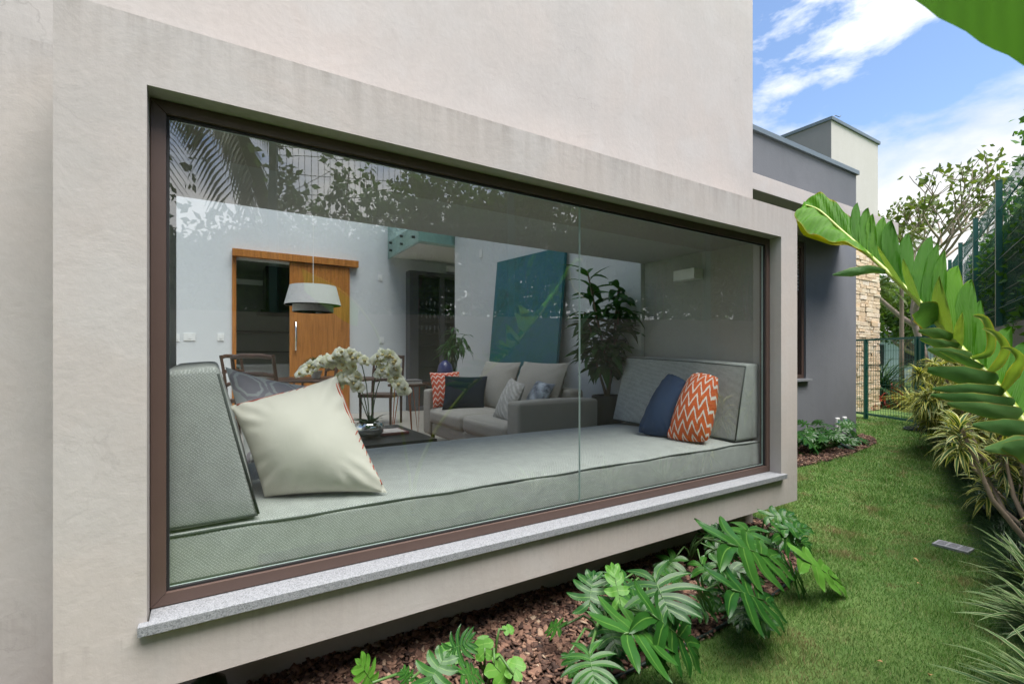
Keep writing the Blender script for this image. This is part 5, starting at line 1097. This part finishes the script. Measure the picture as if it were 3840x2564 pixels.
for i, (y, nh, hh, _) in enumerate(DR):
    x = .90-.355*y+(.14 if y > 10 else 0); o = thing('dracaena', DLAB[i], 'shrub', (x,y,0), 'variegated dracaenas along the boundary wall'); rs = random.Random(100+i)
    heads = []
    for j in range(nh):
        a = rs.uniform(0,6.28); r_ = rs.uniform(.08,.46); e = Vector((x-.06+r_*math.cos(a), y+r_*math.sin(a)*1.2, hh*rs.uniform(.35,1.0))); heads.append(e)
        k = MB(); b0 = Vector((x+rs.uniform(-.06,.06),y+rs.uniform(-.08,.08),0)); m_ = b0.lerp(e,.5)+Vector((rs.uniform(-.07,.07),rs.uniform(-.07,.07),-.02)); k.tube([b0,b0.lerp(m_,.5)+Vector((rs.uniform(-.03,.03),0,0)),m_,e],[.020,.018,.015,.011],7); k.build('stem', M['trunk'], o, smooth=True)
    if i < 4:
        for e in heads:
            for j in range(54):
                inst('leaf', dl[rs.randrange(5)], o, aim(e-o.location+Vector((0,0,-.22*(j/54))), j*2.4+rs.uniform(-.3,.3), 1.25-1.6*(j/54)+rs.uniform(-.2,.2), rs.uniform(-.3,.3), rs.uniform(.8,1.2)))
    else:
        hs = [tuple(h-Vector(o.location)) for h in heads]; ex = [(p[0]+rs.uniform(-.2,.2),p[1]+rs.uniform(-.25,.25),p[2]*rs.uniform(.45,.95)) for p in hs for _ in range(2)]
        V, F, UV = rosette_np(hs+ex, 46, .24, .032, RNG); q = npobj('foliage', npmesh('foliage', V, F, [M['song'],M['song2']], uv=UV, mi=np.repeat(RNG.integers(0,2,len(F)//8),8), smooth=True), o, 'stuff')
# ---- dark mondo grass border
M['mondo'] = leafmat('mondo_grass', (.008,.028,.008), (.022,.060,.014), .2, .4)
n = 26000; y = RNG.uniform(2.6,13.2,n); x = HEDGE(y)+.02+np.abs(RNG.normal(0,.16,n)); pts = np.stack([x,y,np.zeros(n)],1)
az = RNG.uniform(0,6.28,n); L_ = RNG.uniform(.14,.34,n); el = RNG.uniform(.5,1.35,n); wv = RNG.uniform(.003,.006,n)*np.clip(y/4,1,2); V = np.zeros((n,4,2,3))
for i in range(4):
    s = i/3; rx = L_*s*np.cos(el-.5*s); rz = L_*np.sin(el)*s-.42*L_*s*s*1.1
    for j in (-1,1):
        ww = wv*(1,.95,.65,.08)[i]*j/2; V[:,i,(j+1)//2] = np.stack([x+rx*np.cos(az)-ww*np.sin(az), y+rx*np.sin(az)+ww*np.cos(az), np.maximum(rz,.004)],1)
F = np.array([(2*i,2*i+2,2*i+3,2*i+1) for i in range(3)]); F = (F[None]+8*np.arange(n)[:,None,None]).reshape(-1,4)
tag(npobj('mondo_grass', npmesh('mondo_grass', V.reshape(-1,3), F, M['mondo'], attr=np.repeat(RNG.random(n),8)), kind='stuff'), 'dark green mondo grass edging the lawn along the hedge', 'border grass')
# ---- white striped spider plants at the lower right
M['spider'] = leafmat('striped_leaf', (.06,.14,.04), (.10,.20,.055), .25, .5, None, (.66,(.46,.52,.27),.10), False, 6)
sm = [ribmesh('leaf', M['spider'], .50, .034, .7+.35*j, n=7, base=.6) for j in range(3)]
for i, (x,y,nl,lb) in enumerate(((-.56,3.50,150,'big tuft of white striped leaves at the lower right corner'),(-.38,2.72,130,'white striped tuft cut off by the bottom right corner'),(-.72,4.12,90,'smaller white striped tuft below the dracaena stems'))):
    o = thing('striped_plant', lb, 'plant', (x,y,0), 'white striped tufts'); rs = random.Random(i+50)
    for j in range(nl): inst('leaf', rs.choice(sm), o, aim(Vector((rs.uniform(-.06,.06),rs.uniform(-.06,.06),.02)), rs.uniform(0,6.28), rs.uniform(.35,1.35), rs.uniform(-.3,.3), rs.uniform(.5,.92)))
# ================================================================ boundary wall, fence, vines
FX = lambda y: 1.33-.361*y
fd = Vector((-.3395,.9406,0)); fn = Vector((.9406,.3395,0))
def fpt(s, off=0, z=0):   # s metres along the fence from its point at Y=0
    p = Vector((1.33,0,0))+fd*s+fn*off; p.z = z; return p
bw = MB(); a, b2 = fpt(-7), fpt(24); bw.add([a, b2, b2+fn*.2, a+fn*.2, a+Vector((0,0,1.84)), b2+Vector((0,0,1.84)), b2+fn*.2+Vector((0,0,1.84)), a+fn*.2+Vector((0,0,1.84))], [(3,2,1,0),(4,5,6,7),(0,1,5,4),(1,2,6,5),(2,3,7,6),(3,0,4,7)])
tag(bw.build('boundary_wall', simple('wall_taupe', (.27,.245,.21), .85, var=.15, vs=3, bs=.3), loc=(1.33,0,0)), 'taupe boundary wall under the green mesh fence', 'wall')
fe = thing('mesh_fence', 'tall green welded mesh fence on top of the boundary wall', 'fence', (1.33,0,1.84))
S0 = 9.63/.9406-2.41*7
pm = MB(); pm.box(-.035,.035,-.035,.035,0,2.08); pm.box(-.04,.04,-.04,.04,2.08,2.09); pmm = pm.mesh('post', M['green'])
wire = MB(); Lp = 2.41
prof = [(0,0)]
for zz in (.25,.95,1.65): prof += [(0,zz-.06),(.05,zz),(0,zz+.06)]
prof += [(0,2.02)]
for i in range(40):
    x = .05+i*(Lp-.1)/39
    for (o1,z1),(o2,z2) in zip(prof,prof[1:]): wire.bar((x,o1,z1),(x,o2,z2),.0045,.0045)
for zz, o1 in [(0.02,0),(.19,0),(.25,.05),(.31,0),(.5,0),(.7,0),(.89,0),(.95,.05),(1.01,0),(1.2,0),(1.4,0),(1.59,0),(1.65,.05),(1.71,0),(1.88,0),(2.0,0)]: wire.bar((.03,o1+.005,zz),(Lp-.03,o1+.005,zz),.0055,.0055)
wm = wire.mesh('mesh_panel', M['green']); rot = Matrix.Rotation(math.atan2(fd.y,fd.x),4,'Z')
for i in range(13):
    s = S0+2.41*(i+3); p = fpt(s,-.02,0)-Vector((1.33,0,0)); inst('post', pmm, fe, Matrix.Translation(p)@rot)
    if i < 12: inst('mesh_panel', wm, fe, Matrix.Translation(p+fn*.045)@rot)
# vine hedge on and behind the fence
M['vine'] = leafmat('vine_leaf', (.026,.085,.014), (.085,.205,.032), .4, .5, None, None, True, 2)
def leaves_np(C, size, rng, flat=.35):
    n = len(C); d = rng.normal(0,1,(n,3)); d /= np.linalg.norm(d,axis=1)[:,None]; up = rng.normal(0,1,(n,3)); s = np.cross(d,up); s /= np.linalg.norm(s,axis=1)[:,None]; L_ = size*rng.uniform(.6,1.3,n)[:,None]
    nn_ = np.cross(d,s); V = np.stack([C, C+d*L_*.45+s*L_*.28+nn_*L_*.08, C+d*L_, C+d*L_*.45-s*L_*.28+nn_*L_*.08],1); return V.reshape(-1,3), (np.arange(n)*4)[:,None]+np.array([[0,1,2,3]])
def blob(n, c, r, rng, shell=.5):
    d = rng.normal(0,1,(n,3)); d /= np.linalg.norm(d,axis=1)[:,None]; return np.array(c)+d*(rng.uniform(shell,1,n)[:,None]**.6)*np.array(r)
hv = thing('climbing_hedge', 'dense climbing green hedge growing through the mesh fence', 'hedge', (1.6,0,1.84)); Cs = []
s = np.linspace(-6,17,300)
for i in range(1150):
    ss = RNG.uniform(-3.5,14); t_ = .5+.5*math.sin(ss*1.3)*math.sin(ss*.47+1); top = 1.05+.55*t_+.25*math.sin(ss*2.9); top = .80+.42*t_+.2*math.sin(ss*2.9) if ss < 1.2 else min(top+.2,1.85)
    z = 1.84+RNG.random()**.75*top; off = RNG.uniform(.16,.75); p = fpt(ss,off,z); Cs.append(blob(34, p, (.22,.22,.20), RNG))
for i in range(2300):  # thick lower growth
    ss = RNG.uniform(-3.5,14); far = min(1,max(0,(ss-1.0)/2.2)); z = 1.84+RNG.random()**.8*(.72+.85*far+.12*math.sin(ss*2.1)); p = fpt(ss,RNG.uniform(.16,.95),z); Cs.append(blob(40, p, (.2,.2,.17), RNG))
for i in range(70):    # shoots reaching the top wires
    ss = RNG.uniform(-6,16); z0 = 2.5; zt = RNG.uniform(3.2,4.05); off = RNG.uniform(.1,.3)
    for j in range(14):
        p = fpt(ss+RNG.normal(0,.05),off,z0+(zt-z0)*j/13); Cs.append(blob(4,p,(.07,.07,.06),RNG))
for i in range(16):    # overhanging tuft at the right edge of the view
    p = fpt(RNG.uniform(6.8,8.8),RNG.uniform(-.05,.3),RNG.uniform(3.55,4.2)); Cs.append(blob(30,p,(.22,.22,.15),RNG))
for i in range(260):   # bright growth on the garden side near the far posts
    ss = RNG.uniform(8.3,13.5); p = fpt(ss,RNG.uniform(.12,.45),1.75+RNG.random()**1.2*1.5); Cs.append(blob(26,p,(.2,.2,.18),RNG))
C = np.concatenate(Cs)-np.array((1.6,0,1.84)); V, F = leaves_np(C,.095,RNG)
q = npobj('foliage', npmesh('foliage', V, F, M['vine'], attr=np.repeat(RNG.random(len(C)),4)), hv, 'stuff')
for i in range(60):
    k = MB(); ss = random.uniform(-6,16); pts = [fpt(ss+random.uniform(-.08,.08)*j,random.uniform(.13,.2),1.84+j*random.uniform(.28,.42)) for j in range(6)]; k.tube(pts,[.012,.01,.008,.007,.005,.003],5); k.build('stem', M['bark'], hv)
# coconut palm behind the fence near the window, seen mirrored in the glass
def palm(name, label, base, H_, nf, fl, lw, crown_z=None, mat='palm', lean=(0,0), droop=1.4, seed=1, per=46, grp=None):
    rs = random.Random(seed); o = thing(name, label, 'palm', base, grp); b0 = Vector(base); tp_ = b0+Vector((lean[0],lean[1],H_))
    k = MB(); k.tube([b0,b0.lerp(tp_,.3)+Vector((lean[0]*-.05,0,0)),b0.lerp(tp_,.65),tp_],[.11*H_/7,.09*H_/7,.08*H_/7,.07*H_/7],9); k.build('trunk', M['trunk'], o, smooth=True)
    for f in range(nf):
        az = f*2.399+rs.uniform(-.2,.2); el = rs.uniform(.1,1.2); pts = []; V = []; F = []
        for i in range(13):
            s_ = i/12; a = el-droop*s_; r_ = fl*s_*(.75*math.cos(el-droop*s_*.5)); pts.append(tp_+Vector((r_*math.cos(az),r_*math.sin(az),fl*s_*math.sin(el-droop*s_*.55))))
        mm = MB(); mm.tube(pts,[.02*(1-i/14) for i in range(13)],5)
        for i in range(per):
            s_ = .10+.88*i/per; p = along(pts,s_); tg = (along(pts,min(1,s_+.02))-along(pts,s_-.02)).normalized(); sd = tg.cross(Vector((0,0,1))).normalized(); ll = lw*(.45+.75*math.sin(s_*2.8))
            for sg in (-1,1):
                d = (tg*.7+sd*sg*.8+Vector((0,0,-.15))).normalized(); w_ = d.cross(Vector((0,0,1))).normalized()*.016*(fl/2.2)
                e = p+d*ll+Vector((0,0,-.18*ll)); mdl = p+d*ll*.5; q0 = len(mm.v); mm.add([p-w_*.3,p+w_*.3,mdl+w_,mdl-w_,e],[(0,1,2,3),(3,2,4)])
        mm.build('frond', M[mat], o)
    return o
M['palm'] = leafmat('palm_frond', (.016,.050,.012), (.05,.11,.022), .25, .45)
M['palmy'] = leafmat('palm_frond_yellow', (.10,.15,.02), (.32,.32,.05), .3, .45)
palm('palm_tree', 'palm behind the fence that shows mirrored in the bay window', (2.25,-.95,0), 4.5, 17, 2.5, .62, seed=4, lean=(-.1,.1), droop=1.8)
# ================================================================ gate
gt = thing('garden_gate', 'dark green wire mesh gate across the lawn between wing and hedge', 'gate', (-4.4,12.3,0))
GL, GR = Vector((-5.35,12.73,0)), Vector((-3.30,11.62,0)); gd = (GR-GL).normalized()
def gp(s, z): p = GL+gd*s; p.z = z; return p
Lg = (GR-GL).length
s1 = .42; s2 = (Vector((-3.80,12.02,0))-GL).dot(gd)
for s in (s1, s2, s2+.10, Lg): k = MB(); k.bar(gp(s,0),gp(s,1.80),.07,.05, up=(gd.x,gd.y,0)); k.build('post', M['green'], gt)
for z in (.12,1.78): k = MB(); k.bar(gp(-.2,z),gp(Lg,z),.03,.045); k.build('rail', M['green'], gt)
k = MB()
s = -.15
while s < Lg: k.bar(gp(s,.14),gp(s,1.77),.005,.005); s += .065
for j in range(9): z = .24+j*.185; k.bar(gp(-.2,z),gp(Lg,z),.0055,.0055)
k.build('wire_mesh', M['green'], gt)
k = MB(); k.bar(gp(s1+.03,1.10),gp(s1+.46,1.08),.012); k.bar(gp(s1+.46,1.20),gp(s1+.46,.95),.014); k.bar(gp(s1+.03,1.20),gp(s1+.46,1.20),.012); k.build('latch', M['dark'], gt)
# ================================================================ beyond the gate
M['treebark'] = simple('tree_bark', (.27,.215,.17), .9, var=.3, vs=10, bs=.5)
def tree(name, label, base, H_, spread, depth, leafn, lsize, mat, seed, trunk_r=.16, clear=.3, grp=None, gap=.5, lean=(0,0)):
    rs = random.Random(seed); rng = np.random.default_rng(seed); o = thing(name, label, 'tree', base, grp); k = MB(); ends = []
    def grow(p, d, L_, r_, lv):
        pts = [p]; q = p.copy(); dd_ = d.copy()
        for i in range(3):
            dd_ = (dd_+Vector((rs.uniform(-.22,.22),rs.uniform(-.22,.22),rs.uniform(-.08,.16)))).normalized(); q = q+dd_*L_/3; pts.append(q.copy())
        k.tube(pts,[r_,r_*.88,r_*.78,r_*.66],7 if lv < 2 else 5, cap=False)
        if lv >= depth: ends.append(q); return
        if lv >= depth-1: ends.append(pts[2])
        for c in range(rs.choice((2,3,3)) if lv else 4):
            ax = Vector((rs.gauss(0,1),rs.gauss(0,1),rs.gauss(0,.35))).normalized(); grow(q.copy() if c else pts[-1], (dd_*.75+ax*spread+Vector((0,0,.18))).normalized(), L_*rs.uniform(.62,.82), r_*.62, lv+1)
    grow(Vector(base), Vector((lean[0],lean[1],1)).normalized(), H_*clear, trunk_r, 0)
    k.build('trunk', M['treebark'], o, smooth=True)
    C = np.concatenate([blob(leafn, e, (gap,gap,gap*.65), rng, .1) for e in ends])-np.array(base)
    V, F = leaves_np(C,lsize,rng); npobj('crown', npmesh('crown', V, F, M[mat], attr=np.repeat(rng.random(len(C)),4)), o, 'stuff'); return o
M['tleaf'] = leafmat('tree_leaf', (.05,.09,.016), (.13,.18,.04), .4, .5)
M['tleafd'] = leafmat('tree_leaf_dark', (.04,.09,.018), (.11,.19,.035), .4, .45)
tree('garden_tree', 'open branching tree with sparse leaf clusters against the clouds', (-6.6,21.4,0), 9.4, .62, 5, 4, .22, 'tleaf', 12, .15, .27, gap=.28)
tree('garden_tree', 'dense green tree behind the palm trunks beyond the gate', (-11.5,27,0), 7.5, .8, 4, 90, .24, 'tleafd', 5, .22, .25, gap=.8)
tree('garden_tree', 'shady tree filling the gap above the gate', (-8.9,27.5,0), 6.2, .85, 4, 60, .22, 'tleafd', 9, .2, .25, gap=.75)
tree('garden_tree', 'bushy green tree half hidden by the tall fence', (-4.2,20.5,0), 4.6, .75, 4, 45, .18, 'tleafd', 21, .13, .25, gap=.5)
tree('garden_tree', 'low tree behind the hedge at the fence end', (-3.7,16.8,0), 3.8, .7, 3, 120, .15, 'tleafd', 33, .10, .3, gap=.5)
tree('garden_tree', 'tall far tree standing behind all the others', (-14,36,0), 9.0, .8, 4, 90, .32, 'tleafd', 41, .25, .25, gap=1.1)
tree('garden_tree', 'far green tree at the right of the background', (-5,33,0), 7.0, .8, 4, 80, .3, 'tleafd', 44, .25, .25, gap=1.0)
palm('palm_tree', 'slim palm with yellowing fronds next to the stone tower', (-7.35,19.2,0), 3.6, 15, 1.2, .34, mat='palmy', seed=8, per=24)
palm('palm_tree', 'slim palm with tall pale trunk standing behind the gate', (-6.75,19.6,0), 5.2, 14, 1.4, .38, mat='palmy', seed=9, per=24)
# pandanus clump, red bromeliads, pampas clump
M['blade'] = leafmat('blade_green', (.03,.075,.025), (.10,.17,.06), .25, .4)
M['red'] = leafmat('blade_red', (.30,.022,.012), (.50,.07,.03), .25, .4)
for nm, lb, p, nh, per, L0, w0, mt_ in (('grass_clump','tall arching green grass clump beyond the gate',(-6.55,16.6,.2),4,150,1.5,.05,'blade'),('bromeliad','red orange bladed plant beyond the gate',(-5.85,16.0,.1),4,40,.62,.05,'red'),('bromeliad','small rust coloured plant at the foot of the stone tower',(-5.45,14.9,.05),1,26,.25,.03,'red'),('grass_clump','pale green clump behind the gate post',(-5.0,15.4,.1),4,60,.7,.04,'song2')):
    o = thing(nm, lb, 'plant', (p[0],p[1],0)); rs = random.Random(int(p[1]*10))
    hs = [(rs.uniform(-.35,.35),rs.uniform(-.35,.35),p[2]+rs.uniform(0,.3)) for _ in range(nh)]
    V, F, UV = rosette_np(hs, per, L0, w0, RNG); V[:,2] = np.maximum(V[:,2],.01)
    npobj('foliage', npmesh('foliage', V, F, M[mt_] if mt_ in M else M['song2'], uv=UV, smooth=True), o, 'stuff')
# neighbour's pale house far behind, glimpsed between the trunks
nb = thing('neighbour_house', 'pale blue grey building far behind the gate', 'house', (-11,34,0))
k = MB(); k.box(-13.5,-8.5,33,40,0,2.6); k.build('wall', simple('neighbour_paint', (.5,.56,.6), .8), nb); k = MB(); k.box(-13.8,-8.2,32.6,40.4,2.6,2.8); k.build('roof', M['coping'], nb)
for x in (-12.6,-10.9,-9.4): k = MB(); k.box(x-.4,x+.4,32.95,32.999,.9,2.1); k.build('window', M['dark'], nb)
